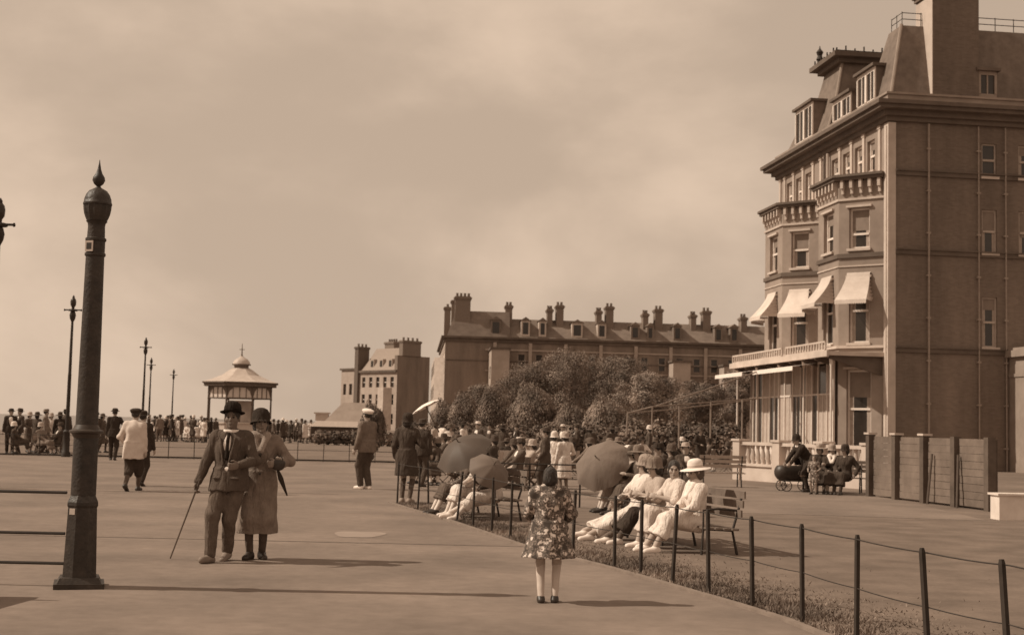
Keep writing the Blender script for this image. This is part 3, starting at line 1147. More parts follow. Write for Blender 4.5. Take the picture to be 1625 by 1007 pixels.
def dormer(u0, u1, z0, z1, name='dormer', side='front', x=4.5):
    mb = MB()
    if side == 'front':
        mb.box(0.16, 1.9, u0, u1, z0, z1)
        body = mb.build(name, SLATE, HOT)
        fc = Facet((0.155, u1), (0, -1))
    else:
        mb.box(u0, u1, 0.16, 1.9, z0, z1)
        body = mb.build(name, SLATE, HOT)
        fc = Facet((u0, 0.155), (1, 0))
    W = u1 - u0
    n = 2 if W > 1.6 else 1
    mb = MB()
    M = fc.M()
    hh = z1 - z0
    mb.box(0, W, -0.05, -0.002, z0, z0 + 0.22, M=M)
    mb.box(0, W, -0.05, -0.002, z1 - 0.18, z1, M=M)
    for q in range(n + 1):
        s_ = W * q / n
        mb.box(max(0, s_ - 0.11), min(W, s_ + 0.11), -0.08, -0.002, z0 + 0.22, z1 - 0.18, M=M)
    for q in range(n):
        s_ = W * (q + 0.5) / n
        mb.box(s_ - 0.035, s_ + 0.035, -0.04, -0.002, z0 + 0.22, z1 - 0.18, M=M)
    mb.build('window', WHITE if side == 'front' else STUCCO, body)
    mb = MB()
    mb.quad([fc.P(0.05, 0.001, z0 + 0.2), fc.P(W - 0.05, 0.001, z0 + 0.2), fc.P(W - 0.05, 0.001, z1 - 0.16), fc.P(0.05, 0.001, z1 - 0.16)])
    mb.build('pane', GLASS, body)
    mb = MB()
    mb.box(-0.14, W + 0.14, -0.22, 1.75, z1 + 0.002, z1 + 0.14, M=M)
    mb.build('dormer_roof', TRIM_DARK, body)


dormer(1.9, 4.1, 17.26, 19.0)
dormer(4.9, 7.3, 17.26, 18.5)
dormer(10.3, 13.0, 17.26, 19.3)
dormer(4.4, 5.3, 17.26, 18.55, side='end')


def chimney(parent, x0, x1, y0, y1, z0, z1, npots, m, along='x', pot_h=0.7, pr=0.16, name='chimney'):
    mb = MB()
    mb.box(x0, x1, y0, y1, z0, z1 - 0.5)
    mb.box(x0 - 0.1, x1 + 0.1, y0 - 0.1, y1 + 0.1, z1 - 0.5, z1 - 0.32)
    mb.box(x0 - 0.18, x1 + 0.18, y0 - 0.18, y1 + 0.18, z1 - 0.32, z1 - 0.12)
    mb.box(x0 - 0.06, x1 + 0.06, y0 - 0.06, y1 + 0.06, z1 - 0.12, z1)
    ch = mb.build(name, m, parent)
    for i in range(npots):
        t = (i + 0.5) / npots
        x = x0 + (x1 - x0) * t if along == 'x' else (x0 + x1) / 2
        y = (y0 + y1) / 2 if along == 'x' else y0 + (y1 - y0) * t
        mb = MB()
        mb.lathe([(pr * 1.15, 0), (pr * 1.1, pot_h * 0.15), (pr * 0.85, pot_h * 0.8), (pr * 1.05, pot_h * 0.86), (pr, pot_h)], 10, Matrix.Translation((x, y, z1)))
        mb.build('chimney_pot', POT, ch, True)
    return ch


chimney(HOT, 2.12, 4.4, 0.05, 1.75, 16.75, 22.6, 5, BRICK_END)
mb = MB()
mb.box(2.085, 2.118, 0.0, 1.78, 17.25, 22.0)
mb.build('chimney_lit_face', STUCCO_LIGHT, HOT)  # pale sheet that paints sunlight onto the stack's left face
# porch at the right
mb = MB()
mb.box(5.75, 9.5, -3.6, -0.003, 0, 5.2)
mb.box(5.55, 9.7, -3.8, -0.003, 5.2, 5.5)
mb.box(5.65, 9.6, -3.7, -0.003, 5.5, 5.62)
mb.box(5.7, 9.55, -3.66, -0.003, 4.3, 4.45)
mb.build('porch', STUCCO, HOT)
mb = MB()
mb.lathe([(0.24, 0), (0.24, 0.3), (0.17, 0.4), (0.15, 3.9), (0.24, 4.1), (0.26, 4.3)], 14, Matrix.Translation((5.62, -3.3, 0)))
mb.build('porch_column', STUCCO_LIGHT, HOT, True)

# terrace balustrade in front of the hotel
b0, b1 = G(1168, 760), G(1392, 777)
t = thing('balustrade', 'pale stone balustrade along the hotel terrace behind the pram', 'balustrade', (b0.x, b0.y, 0))
dv = Vector((b1.x - b0.x, b1.y - b0.y))
fc = Facet((0, 0), (dv.x, dv.y))
Lb = dv.length
M = fc.M()
mb = MB()
mb.box(0, Lb, -0.14, 0.14, 0, 0.46, M=M)
mb.box(0, Lb, -0.2, 0.2, 0.46, 0.54, M=M)
mb.build('base_wall', STUCCO_LIGHT, t)
mb = MB()
mb.box(0, Lb, -0.15, 0.15, 1.12, 1.22, M=M)
mb.build('coping', STUCCO_LIGHT, t)
npier = 4
for i in range(npier):
    s_ = 0.25 + (Lb - 0.5) * i / (npier - 1)
    mb = MB()
    mb.box(s_ - 0.17, s_ + 0.17, -0.21, 0.21, 0.003, 1.24, M=M)
    mb.box(s_ - 0.21, s_ + 0.21, -0.25, 0.25, 1.24, 1.31, M=M)
    mb.build('pier', STUCCO_LIGHT, t)
mb = MB()
mb.lathe([(0.07, 0.54), (0.05, 0.6), (0.09, 0.72), (0.08, 0.82), (0.045, 0.98), (0.055, 1.06), (0.075, 1.12)], 8)
bal = mb.mesh('baluster', STUCCO_LIGHT, True)
n = int(Lb / 0.24)
for i in range(n):
    s_ = (i + 0.5) * Lb / n
    near = min(abs(s_ - (0.25 + (Lb - 0.5) * q / (npier - 1))) for q in range(npier))
    if near > 0.3:
        q = obj('baluster', bal, t)
        q.location = fc.P(s_, 0, 0)

# hoarding of dark boards
h0, h1 = G(1383, 787), G(1573, 811)
t = thing('board_fence', 'dark board hoarding with heavy posts in front of the hotel end wall', 'fence', (h0.x, h0.y, 0))
dv = Vector((h1.x - h0.x, h1.y - h0.y))
fc = Facet((0, 0), (dv.x, dv.y))
Lb = dv.length
M = fc.M()
for i in range(4):
    mb = MB()
    for q in range(9):
        mb.box(Lb * i / 4 + 0.02, Lb * (i + 1) / 4 - 0.02, 0.0 + 0.006 * (q % 2), 0.03, 0.05 + q * 0.163, 0.05 + q * 0.163 + 0.155, M=M)
    mb.build('board_panel', mat('hoarding_boards', 0.15, rough=0.9, var=0.22, scale=2.5, big=0.25), t)
for i in range(5):
    s_ = Lb * i / 4
    mb = MB()
    mb.box(s_ - 0.09, s_ + 0.09, -0.12, 0.06, 0, 1.55, M=M)
    mb.build('post', WOOD_DARK, t)
    if i in (0, 1, 2):
        mb = MB()
        mb.box(s_ - 0.14, s_ + 0.14, -0.15, 0.09, 1.553, 1.6, M=M)
        mb.build('post_cap', STUCCO_LIGHT, t)
mb = MB()
q0 = fc.P(Lb, 0, 0)
mb.box(q0.x + 0.1, q0.x + 0.14, q0.y, q0.y + 5.5, 0.03, 1.5)
mb.build('board_panel', WOOD_DARK, t)
for s_, ln in ((Lb * 0.565, 0.06), (Lb * 0.80, -0.25)):
    mb = MB()
    b_ = fc.P(s_, 0.16, 0.0)
    e_ = fc.P(s_ + ln * 0.5, 0.06, 1.15)
    mb.tube([b_, e_], 0.028, 6)
    o = mb.build('leaning_pole', WOOD_DARK)
    tag(o, 'thin dark pole propped against the board hoarding, ' + ('upright one beside the middle post' if ln > 0 else 'slanting one at the right'), 'pole')
    o.location = (h0.x, h0.y, 0)

# white box at the right edge
p = G(1608, 824)
t = thing('white_box', 'low white painted box standing on the lawn at the right edge', 'box', (p.x, p.y, 0), R_(4))
mb = MB()
mb.box(-0.36, 0.5, -0.2, 0.2, 0.0, 0.46)
mb.build('body', WHITE, t)
mb = MB()
mb.box(-0.4, 0.54, -0.24, 0.24, 0.462, 0.5)
mb.build('lid', WHITE, t)

# light frame of an awning or pergola at the right of the trees
fp = [D(995, 700, 56), D(1200, 700, 66)]
t = thing('awning_frame', 'slender bare frame of a garden awning between the trees and the hotel', 'frame', (fp[0].x, fp[0].y, 0))
o_ = Vector((fp[0].x, fp[0].y, 0))
fm = mat('frame_paint', 0.24, rough=0.7)
for px_, yt, dep in ((1035, 645, 56), (1078, 642, 57), (1128, 638, 58), (1178, 634, 59), (1192, 632, 63)):
    q = D(px_, yt, dep) - o_
    mb = MB()
    mb.tube([(q.x, q.y, 0), (q.x, q.y, q.z)], 0.04, 6)
    mb.build('post', fm, t)
for pa in (((996, 655, 56), (1035, 645, 56), (1200, 632, 60)), ((1035, 646, 56), (1120, 618, 62), (1200, 590, 68)), ((996, 655, 56), (1060, 650, 60), (1195, 634, 64))):
    mb = MB()
    mb.tube([D(*q) - o_ for q in pa], 0.035, 6)
    mb.build('rail', fm, t)
mb = MB()
mb.tube([D(996, 655, 56) - o_, G(990, 712) * 0 + Vector((D(992, 700, 56).x, 56, 0)) - o_], 0.04, 6)
mb.build('post', fm, t)

# ------------------------------------------------------------------ long terrace of houses behind the trees
TY = 200.0
q = D(705, 600, TY)
TER = thing('terrace_of_houses', 'long dark terrace of tall houses with a row of chimneys behind the trees', 'terrace', (q.x, q.y, 0), R_(4.0))
cosr, sinr = math.cos(R_(4.0)), math.sin(R_(4.0))


def ter(px_, y_, yl=0.0):
    """local x,z on the terrace front for a photo point"""
    d = ray(px_, y_)
    # plane local y = yl
    ox, oy = -q.x, -q.y
    ly = lambda X, Y: -sinr * X + cosr * Y
    t_ = (yl - ly(ox, oy)) / ly(d.x, d.y)
    X, Y = ox + d.x * t_, oy + d.y * t_
    return cosr * X + sinr * Y, EYE + d.z * t_


ZC = 14.3
f_t = Facet((0, 0), (1, 0))
TW = 62.0
mb = MB()
ops = []
for i in range(20):
    x = 8.2 + i * 2.65
    for z in (3.0, 6.6, 10.2):
        ops.append((x, x + 1.1, z, z + 1.9))
wall_panel(mb, f_t, 0, TW, 0, ZC, ops, depth=0.15)
mb.quad([(TW, 0, 0), (TW, 42, 0), (TW, 42, ZC), (TW, 0, ZC)])
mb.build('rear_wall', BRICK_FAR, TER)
for k, o in enumerate(ops):
    mb = MB()
    M = f_t.M(0, -0.12, 0)
    mb.box(o[0], o[0] + 0.1, 0, 0.04, o[2], o[3], M=M)
    mb.box(o[1] - 0.1, o[1], 0, 0.04, o[2], o[3], M=M)
    mb.box(o[0] + 0.1, o[1] - 0.1, 0, 0.04, (o[2] + o[3]) / 2 - 0.05, (o[2] + o[3]) / 2 + 0.05, M=M)
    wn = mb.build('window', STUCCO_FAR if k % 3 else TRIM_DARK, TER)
    mb = MB()
    mb.quad([M @ Vector((o[0], 0.05, o[2])), M @ Vector((o[1], 0.05, o[2])), M @ Vector((o[1], 0.05, o[3])), M @ Vector((o[0], 0.05, o[3]))])
    mb.build('pane', GLASS, wn)
f_s = Facet((0, 42), (0, -1))
mb = MB()
ops2 = []
for i in range(14):
    for z in (1.5, 5.4, 9.0, 12.0):
        ops2.append((1.2 + i * 2.9, 2.5 + i * 2.9, z, z + (2.2 if z < 12 else 1.3)))
wall_panel(mb, f_s, 0, 42, 0, ZC, ops2, depth=0.3)
mb.build('sea_front_wall', STUCCO_LIGHT, TER)
mb = MB()
mb.quad([(0.3, 0.1, 0.1), (0.3, 41.9, 0.1), (0.3, 41.9, 14), (0.3, 0.1, 14)])
mb.build('window_glazing', GLASS, TER)
for i in range(4):
    y = 4 + i * 9.5
    mb = MB()
    mb.prism([(-1.5, y), (-0.002, y - 1.5), (-0.002, y + 5), (-1.5, y + 3.5)][::-1], 0, 11.5)
    bay = mb.build('bay_front', STUCCO_LIGHT, TER)
    mb = MB()
    for z in (1.6, 5.4, 9.0):
        mb.box(-1.53, -1.503, y + 0.4, y + 1.4, z, z + 2)
        mb.box(-1.53, -1.503, y + 2.0, y + 3.0, z, z + 2)
    mb.build('panes', GLASS, bay)
mb = MB()
lines = [(0, 42), (0, 0), (TW, 0)]
outline_box(mb, lines, ZC - 0.5, ZC, 0.25)
outline_box(mb, lines, ZC, ZC + 0.3, 0.6)
outline_box(mb, [(0.2, 0), (TW, 0)], 10.95, 11.1, 0.08, inner=0.02)
mb.build('cornice', TRIM_DARK, TER)
ROOFZ = [(0, 18.7), (9.5, 18.7)]
mansard(TER, 0.2, 9.6, 0.2, 41.8, ZC + 0.3, 1.5, 9.6, 1.6, 40, 18.5, m=SLATE_FAR, name='gable_roof')
mansard(TER, 9.602, TW, 0.2, 14, ZC + 0.3, 9.602, TW, 3.0, 12, 17.6, m=SLATE_FAR, name='mansard_roof')
for px_, yt, wd, n_ in ((735, 470, 2.3, 4), (808, 484, 1.0, 2), (873, 490, 0.8, 2), (889, 484, 1.1, 2), (951, 493, 0.8, 2), (968, 486, 1.15, 2), (1025, 497, 0.8, 2), (1046, 490, 1.15, 2), (1101, 499, 0.8, 2), (1122, 493, 1.2, 2), (1181, 503, 0.9, 2)):
    yl = 2.0 if n_ == 2 else 1.0
    x, z = ter(px_, yt, yl)
    chimney(TER, x - wd / 2, x + wd / 2, yl, yl + 1.8, 15.0, z, n_, mat('stack_brick', 0.2), pot_h=0.55, pr=0.2)
for px_, yt in ((713, 478), (722, 476)):
    x, z = ter(px_, yt, 12)
    chimney(TER, x - 0.5, x + 0.5, 12 if px_ > 715 else 22, 14 if px_ > 715 else 24, 15.0, z, 2, mat('stack_brick', 0.2), along='y', pot_h=0.5, pr=0.2)
for px_, y_, ww in ((787, 516, 1.5), (834, 517, 1.3), (861, 518, 1.1), (916, 521, 1.6), (955, 522, 1.3), (1008, 525, 1.3), (1032, 526, 1.0), (1075, 526, 1.2), (1140, 528, 1.2), (1165, 528, 1.2)):
    x, z = ter(px_, y_, 0.6)
    mb = MB()
    mb.box(x - ww / 2, x + ww / 2, 0.45, 3.0, ZC + 0.6, z + 0.8)
    dm = mb.build('dormer', STUCCO_LIGHT if px_ in (834, 861, 916, 955) else SLATE_FAR, TER)
    mb = MB()
    mb.box(x - ww / 2 + 0.25, x + ww / 2 - 0.25, 0.40, 0.447, ZC + 0.9, z + 0.5)
    mb.build('pane', GLASS, dm)
    mb = MB()
    mb.prism([(x - ww / 2 - 0.15, z + 0.803), (x + ww / 2 + 0.15, z + 0.803), (x, z + 1.35)], 0.3, 3.0, M=Matrix(((1, 0, 0, 0), (0, 0, 1, 0), (0, 1, 0, 0), (0, 0, 0, 1))))
    mb.build('dormer_roof', SLATE_FAR, dm)
for i in range(10):
    x = 7.4 + i * 5.3
    mb = MB()
    mb.box(x - 0.25, x + 0.25, -0.3, -0.003, 0, ZC - 0.5)
    mb.build('pilaster', STUCCO_FAR, TER)
for z in (5.9, 9.5, 12.6):
    mb = MB()
    mb.box(6.0, TW, -0.16, -0.003, z, z + 0.22)
    mb.build('string_course', STUCCO_FAR, TER)
# projecting bays whose sunlit flanks show above the trees
for px_, dep, zt in ((779, 7.0, 12.4), (1068, 4.0, 11.4), (1149, 4.0, 11.0), (1185, 3.0, 12.0)):
    x, _ = ter(px_, 600, -dep)
    mb = MB()
    mb.box(x, x + 2.6, -dep, -0.003, 0, zt)
    bay = mb.build('rear_wing', STUCCO_FAR, TER)
    mb = MB()
    mb.box(x - 0.03, x - 0.003, -dep * 0.75, -dep * 0.55, zt - 4.2, zt - 2.4)
    mb.build('pane', GLASS, bay)
    mb = MB()
    mb.box(x - 0.2, x + 2.8, -dep - 0.2, -0.003, zt + 0.002, zt + 0.3)
    mb.build('wing_cornice', TRIM_DARK, bay)

# ------------------------------------------------------------------ house at the far left of the terrace
HY = 262.0
q2 = D(630, 600, HY)
HSE = thing('corner_house', 'pale far-off house with tall end chimneys and mansard roof left of the terrace', 'house', (q2.x, q2.y, 0), R_(42))
f_h = Facet((0, 12.4), (0, -1))
f_g = Facet((0, 0), (1, 0))
mb = MB()
ops = [(0.9 + i * 2.35, 2.0 + i * 2.35, z, z + 2.0) for i in range(5) for z in (1.2, 5.0, 8.4)]
wall_panel(mb, f_h, 0, 12.4, 0, 11.6, ops, depth=0.3)
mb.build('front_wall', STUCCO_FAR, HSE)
mb = MB()
wall_panel(mb, f_g, 0, 8.0, 0, 14.6, [], depth=0.3)
mb.quad([(0, 0, 11.6), (0.001, 0.9, 11.6), (0.001, 0.9, 14.6), (0, 0, 14.6)])
mb.quad([(8, 0, 0), (8, 12.4, 0), (8, 12.4, 11.6), (8, 0, 11.6)])
mb.quad([(8, 12.4, 0), (0, 12.4, 0), (0, 12.4, 11.6), (8, 12.4, 11.6)])
mb.quad([(0, 0.9, 14.6), (0, 0, 14.6), (8, 0, 14.6), (8, 0.9, 14.6)])
mb.quad([(0, 0.9, 11.6), (8, 0.9, 11.6), (8, 0.9, 14.6), (0, 0.9, 14.6)])
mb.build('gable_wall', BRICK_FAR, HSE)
for o in ops:
    mb = MB()
    M = f_h.M(0, -0.25, 0)
    mb.box(o[0], o[1], -0.05, 0.0, (o[2] + o[3]) / 2 - 0.06, (o[2] + o[3]) / 2 + 0.06, M=M)
    wn = mb.build('window', WHITE, HSE)
    mb = MB()
    mb.quad([M @ Vector((o[0], 0.02, o[2])), M @ Vector((o[1], 0.02, o[2])), M @ Vector((o[1], 0.02, o[3])), M @ Vector((o[0], 0.02, o[3]))])
    mb.build('pane', GLASS, wn)
mb = MB()
outline_box(mb, [(0, 12.4), (0, 0.02)], 11.3, 11.75, 0.4)
mb.build('cornice', TRIM_DARK, HSE)
mansard(HSE, 0.1, 7.9, 0.95, 12.3, 11.76, 2.2, 6.0, 0.95, 10.0, 16.2, m=mat('pale_slate', 0.3, var=0.15), name='mansard_roof', curve=0.06)
for y in (3.0, 6.0, 9.0):
    mb = MB()
    mb.box(0.5, 2.4, y - 0.6, y + 0.6, 12.2, 14.0)
    dm = mb.build('dormer', STUCCO_FAR, HSE)
    mb = MB()
    mb.box(0.44, 0.497, y - 0.35, y + 0.35, 12.5, 13.7)
    mb.build('pane', GLASS, dm)
chimney(HSE, 1.0, 5.5, -0.25, 0.9, 14.6, 17.6, 4, mat('stack_brick', 0.2), pot_h=0.6, pr=0.22)
chimney(HSE, 3.2, 5.0, 5.6, 8.6, 15.5, 17.6, 4, mat('stack_brick', 0.2), along='y', pot_h=0.6, pr=0.22)
chimney(HSE, -0.5, 2.2, 12.42, 13.6, 0, 16.6, 3, mat('stack_brick_dark', 0.13), pot_h=0.6, pr=0.22)
mb = MB()
mb.prism([(-1.3, 2.6), (-0.002, 1.5), (-0.002, 5.5), (-1.3, 4.4)][::-1], 0, 8.3)
mb.build('bay_front', STUCCO_LIGHT, HSE)
q3 = D(563, 600, 275)
t = thing('narrow_house', 'narrow pale house end showing at the left of the far chimney', 'house', (q3.x, q3.y, 0), R_(40))
mb = MB()
fcx = Facet((0, 5), (0, -1))
wall_panel(mb, fcx, 0, 5, 0, 12.0, [(0.8, 1.9, 3, 5.2), (3, 4.1, 3, 5.2), (0.8, 1.9, 7, 9.2), (3, 4.1, 7, 9.2)], depth=0.3)
mb.quad([(0, 0, 0), (6, 0, 0), (6, 0, 12), (0, 0, 12)])
mb.quad([(0, 5, 0), (6, 5, 0), (6, 5, 12), (0, 5, 12)])
mb.build('wall', STUCCO_FAR, t)
box_part('glazing', GLASS, t, 0.3, 0.35, 0.3, 4.7, 2.5, 10)
mb = MB()
mb.box(-0.3, 6.3, -0.3, 5.3, 12.003, 12.4)
mb.build('roof', TRIM_DARK, t)

# low garden shelter sunk behind the hedge
q4 = D(535, 690, 96)
t = thing('garden_shelter', 'low pale roofed garden shelter behind the hedge, left of the far houses', 'shelter', (q4.x, q4.y, 0), R_(3))
pr_ = mat('shelter_roof', 0.34, rough=0.8, var=0.15, scale=1.2)
mb = MB()
mb.prism([(-1.9, -1.4), (3.4, -1.4), (3.4, 3.5), (-1.9, 3.5)], 1.15, 1.55, top=[(-1.4, -0.5), (3.0, -0.5), (3.0, 2.6), (-1.4, 2.6)])
mb.build('lower_roof', mat('canvas_roof', 0.36, var=0.1), t)
mb = MB()
mb.prism([(-0.9, -0.3), (2.9, -0.3), (2.9, 2.5), (-0.9, 2.5)], 1.55, 2.9, top=[(0.3, 0.6), (2.5, 0.6), (2.5, 1.8), (0.3, 1.8)])
mb.build('upper_roof', pr_, t)
mb = MB()
mb.prism([(-1.75, -1.2), (3.2, -1.2), (3.2, 3.3), (-1.75, 3.3)], 0, 1.147)
mb.build('wall', mat('shelter_wall', 0.09, var=0.2), t)
mb = MB()
mb.box(-1.6, -0.7, 0.2, 1.0, 1.552, 2.05)
mb.box(-1.7, -0.6, 0.1, 1.1, 2.05, 2.15)
mb.build('roof_vent', STUCCO_LIGHT, t)

# ------------------------------------------------------------------ trees, shrubs, hedges


def foliage(name, lobes, n, size, m, parent, rnd, droop=0.0, base=None):
    """leaf-sized faces scattered over the shells of many small clumps"""
    vs, fs = [], []
    wts = [l[1][0] * l[1][2] for l in lobes]
    for i in range(n):
        c, r = rnd.choices(lobes, wts)[0]
        while True:
            d = Vector((rnd.gauss(0, 1), rnd.gauss(0, 1), rnd.gauss(0.15, 1)))
            if d.length > 0.05:
                break
        d.normalize()
        rad = rnd.uniform(0.72, 1.05) if rnd.random() < 0.85 else rnd.uniform(0.3, 0.8)
        rad *= 1 + 0.16 * math.sin(5 * d.x + 3 * d.z + len(lobes)) * math.sin(4 * d.y - 2 * d.z) + (0.16 * rnd.random() if rnd.random() < 0.12 else 0)
        p = Vector((c[0] + d.x * r[0] * rad, c[1] + d.y * r[1] * rad, c[2] + d.z * r[2] * rad))
        if p.z < 0.04:
            p.z = rnd.uniform(0.04, 0.4)
        nrm = (d + Vector((rnd.gauss(0, 0.45), rnd.gauss(0, 0.45), rnd.gauss(0.1, 0.45)))).normalized()
        a = nrm.orthogonal().normalized()
        b = nrm.cross(a)
        w_ = rnd.uniform(0, 6.28)
        u = a * math.cos(w_) + b * math.sin(w_)
        if droop and rnd.random() < droop:
            u = (Vector((d.x * 0.5, d.y * 0.5, -1)) + Vector((rnd.gauss(0, .2), rnd.gauss(0, .2), 0))).normalized()
        v = nrm.cross(u).normalized()
        s_ = size * rnd.uniform(0.6, 1.3)
        sl = s_ * (1.9 if droop else 1.0)
        k = len(vs)
        for e, g_ in ((-1, 0), (0, -0.5), (1, 0.1), (0.1, 0.5)):
            vs.append(tuple(p + u * (e * sl) + v * (g_ * s_)))
        fs.append((k, k + 1, k + 2, k + 3))
    me = bpy.data.meshes.new(name)
    me.from_pydata(vs, [], fs)
    me.materials.append(m)
    me.update()
    return obj(name, me, parent)


def tree(name, label, cat, px_, depth, ytop, wpx, seed, m, low=0.25, n=2600, size=0.3, group=None, droop=0.0, dome=False):
    rnd = random.Random(seed)
    top = D(px_, ytop, depth)
    H_ = top.z
    W_ = wpx / F_PX * depth
    t = thing(name, label, cat, (top.x, depth, 0), 0, group)
    lobes = []
    zc, hz = H_ * (1 + low) / 2, H_ * (1 - low) / 2
    if dome:
        lobes.append(((0, 0, H_ * 0.48), (W_ * 0.46, W_ * 0.46, H_ * 0.5)))
        for i in range(9):
            a = rnd.uniform(0, 6.28)
            e = rnd.uniform(0.1, 1.2)
            lobes.append(((math.cos(a) * math.cos(e) * W_ * 0.34, math.sin(a) * math.cos(e) * W_ * 0.34, H_ * 0.45 + math.sin(e) * H_ * 0.36), (W_ * 0.17, W_ * 0.17, H_ * 0.15)))
    else:
        for i in range(30):
            a = rnd.uniform(0, 6.28)
            e = rnd.uniform(-0.7, 1.4)
            f = rnd.uniform(0.45, 0.92)
            r = W_ * rnd.uniform(0.07, 0.2)
            lobes.append(((math.cos(a) * math.cos(e) * (W_ / 2 - r * .6) * f * 1.25, math.sin(a) * math.cos(e) * (W_ / 2 - r * .6) * f * 1.25, zc + math.sin(e) * (hz - r * 0.6) * min(1, f * 1.3)), (r, r, r * 0.85)))
        lobes.append(((0, 0, zc), (W_ * 0.3, W_ * 0.3, hz * 0.75)))
        lobes.append(((rnd.uniform(-.1, .1) * W_, 0, H_ - W_ * 0.2), (W_ * 0.2, W_ * 0.2, W_ * 0.2)))
    foliage('crown', lobes, n, size, m, t, rnd, droop)
    mb = MB()
    mb.tube([(0, 0, 0), (0.05, 0.03, H_ * 0.3), (-0.05, 0.0, H_ * 0.62)], [W_ * 0.035, W_ * 0.026, W_ * 0.012], 7)
    for i in range(5):
        a = rnd.uniform(0, 6.28)
        z0 = H_ * rnd.uniform(0.15, 0.45)
        mb.tube([(0.02, 0.01, z0), (math.cos(a) * W_ * 0.15, math.sin(a) * W_ * 0.15, z0 + H_ * 0.16), (math.cos(a) * W_ * 0.3, math.sin(a) * W_ * 0.3, z0 + H_ * 0.26)], [W_ * 0.016, W_ * 0.011, W_ * 0.005], 5)
    mb.build('trunk', BARK, t)
    return t


gt = 'trees in front of the long terrace'
for i, (px_, dep, yt, wd, m_, lb) in enumerate((
        (765, 150, 610, 80, LEAF_B, 'small dark tree in front of the left end of the terrace'),
        (838, 140, 576, 120, LEAF_B, 'broad dark tree second from the left before the terrace'),
        (908, 138, 556, 140, LEAF_A, 'tallest of the trees in front of the terrace'),
        (985, 136, 566, 125, LEAF_B, 'dark tree right of the tallest one before the terrace'),
        (1038, 108, 592, 125, LEAF_C, 'rounded paler tree above the awning frame'),
        (1112, 120, 603, 115, LEAF_B, 'tree above the right part of the awning frame'),
        (1175, 128, 588, 90, LEAF_A, 'tree against the left edge of the hotel'))):
    tree('garden_tree', lb, 'tree', px_, dep, yt, wd, 20 + i, m_, low=0.12, n=30000, size=0.08, group=gt)
gs = 'rounded shrubs at the foot of the trees'
for i, (px_, dep, yt, wd, m_, lb) in enumerate((
        (704, 98, 634, 40, LEAF_A, 'narrow rounded shrub furthest left, beside the far house'),
        (738, 95, 622, 52, LEAF_A, 'rounded shrub second from the left, right of the lifted white parasol'),
        (783, 92, 614, 58, LEAF_B, 'rounded shrub left of the biggest domed bush'),
        (846, 82, 609, 82, LEAF_A, 'biggest domed bush, like a haystack, left of centre'),
        (908, 80, 642, 66, LEAF_B, 'low dark shrub right of the domed bush'),
        (962, 78, 630, 76, LEAF_C, 'wide shrub left of the awning frame'),
        (592, 72, 642, 44, LEAF_B, 'dark shrub behind the head of the man with white shoes'),
        (655, 78, 668, 60, LEAF_B, 'low shrub behind the woman with the white parasol'))):
    tree('garden_shrub', lb, 'shrub', px_, dep, yt, wd, 60 + i, m_, low=0.05, n=16000, size=0.05, group=gs, droop=0.6, dome=True)


def hedge(label, x0, x1, depth, h, thick, seed, m, n):
    rnd = random.Random(seed)
    xa, xb = D(x0, 690, depth).x, D(x1, 690, depth).x
    t = thing('clipped_hedge', label, 'hedge', ((xa + xb) / 2, depth, 0))
    W_ = xb - xa
    lobes = []
    k = max(3, int(W_ / (h * 0.6)))
    for i in range(k):
        lobes.append((((i + 0.5) / k * W_ - W_ / 2, rnd.uniform(-.1, .1), h * 0.5), (W_ / k * 0.75, thick / 2, h * rnd.uniform(0.47, 0.53))))
    foliage('leaves', lobes, n, 0.11, m, t, rnd)
    mb = MB()
    for i in range(k):
        x = (i + 0.5) / k * W_ - W_ / 2
        mb.tube([(x, 0, 0), (x + 0.03, 0.02, h * 0.7)], [0.05, 0.02], 5)
    mb.build('stems', BARK, t)
    return t


hedge('dark low hedge between the bandstand and the garden shelter', 428, 500, 110, 1.15, 1.2, 5, LEAF_B, 3000)
hedge('dark hedge in front of the garden shelter and far house', 500, 640, 88, 0.95, 1.0, 6, LEAF_B, 4500)
hedge('tall dark hedge under the awning frame', 985, 1175, 66, 2.0, 1.6, 7, LEAF_B, 6000)
hedge('dark clipped hedge behind the seated crowd right of the domed bush', 860, 1000, 70, 1.7, 1.4, 8, LEAF_B, 4500)
hedge('dark clipped hedge behind the seated crowd left of the domed bush', 665, 870, 74, 1.6, 1.4, 9, LEAF_B, 5000)

# ------------------------------------------------------------------ figures: implicit surfaces


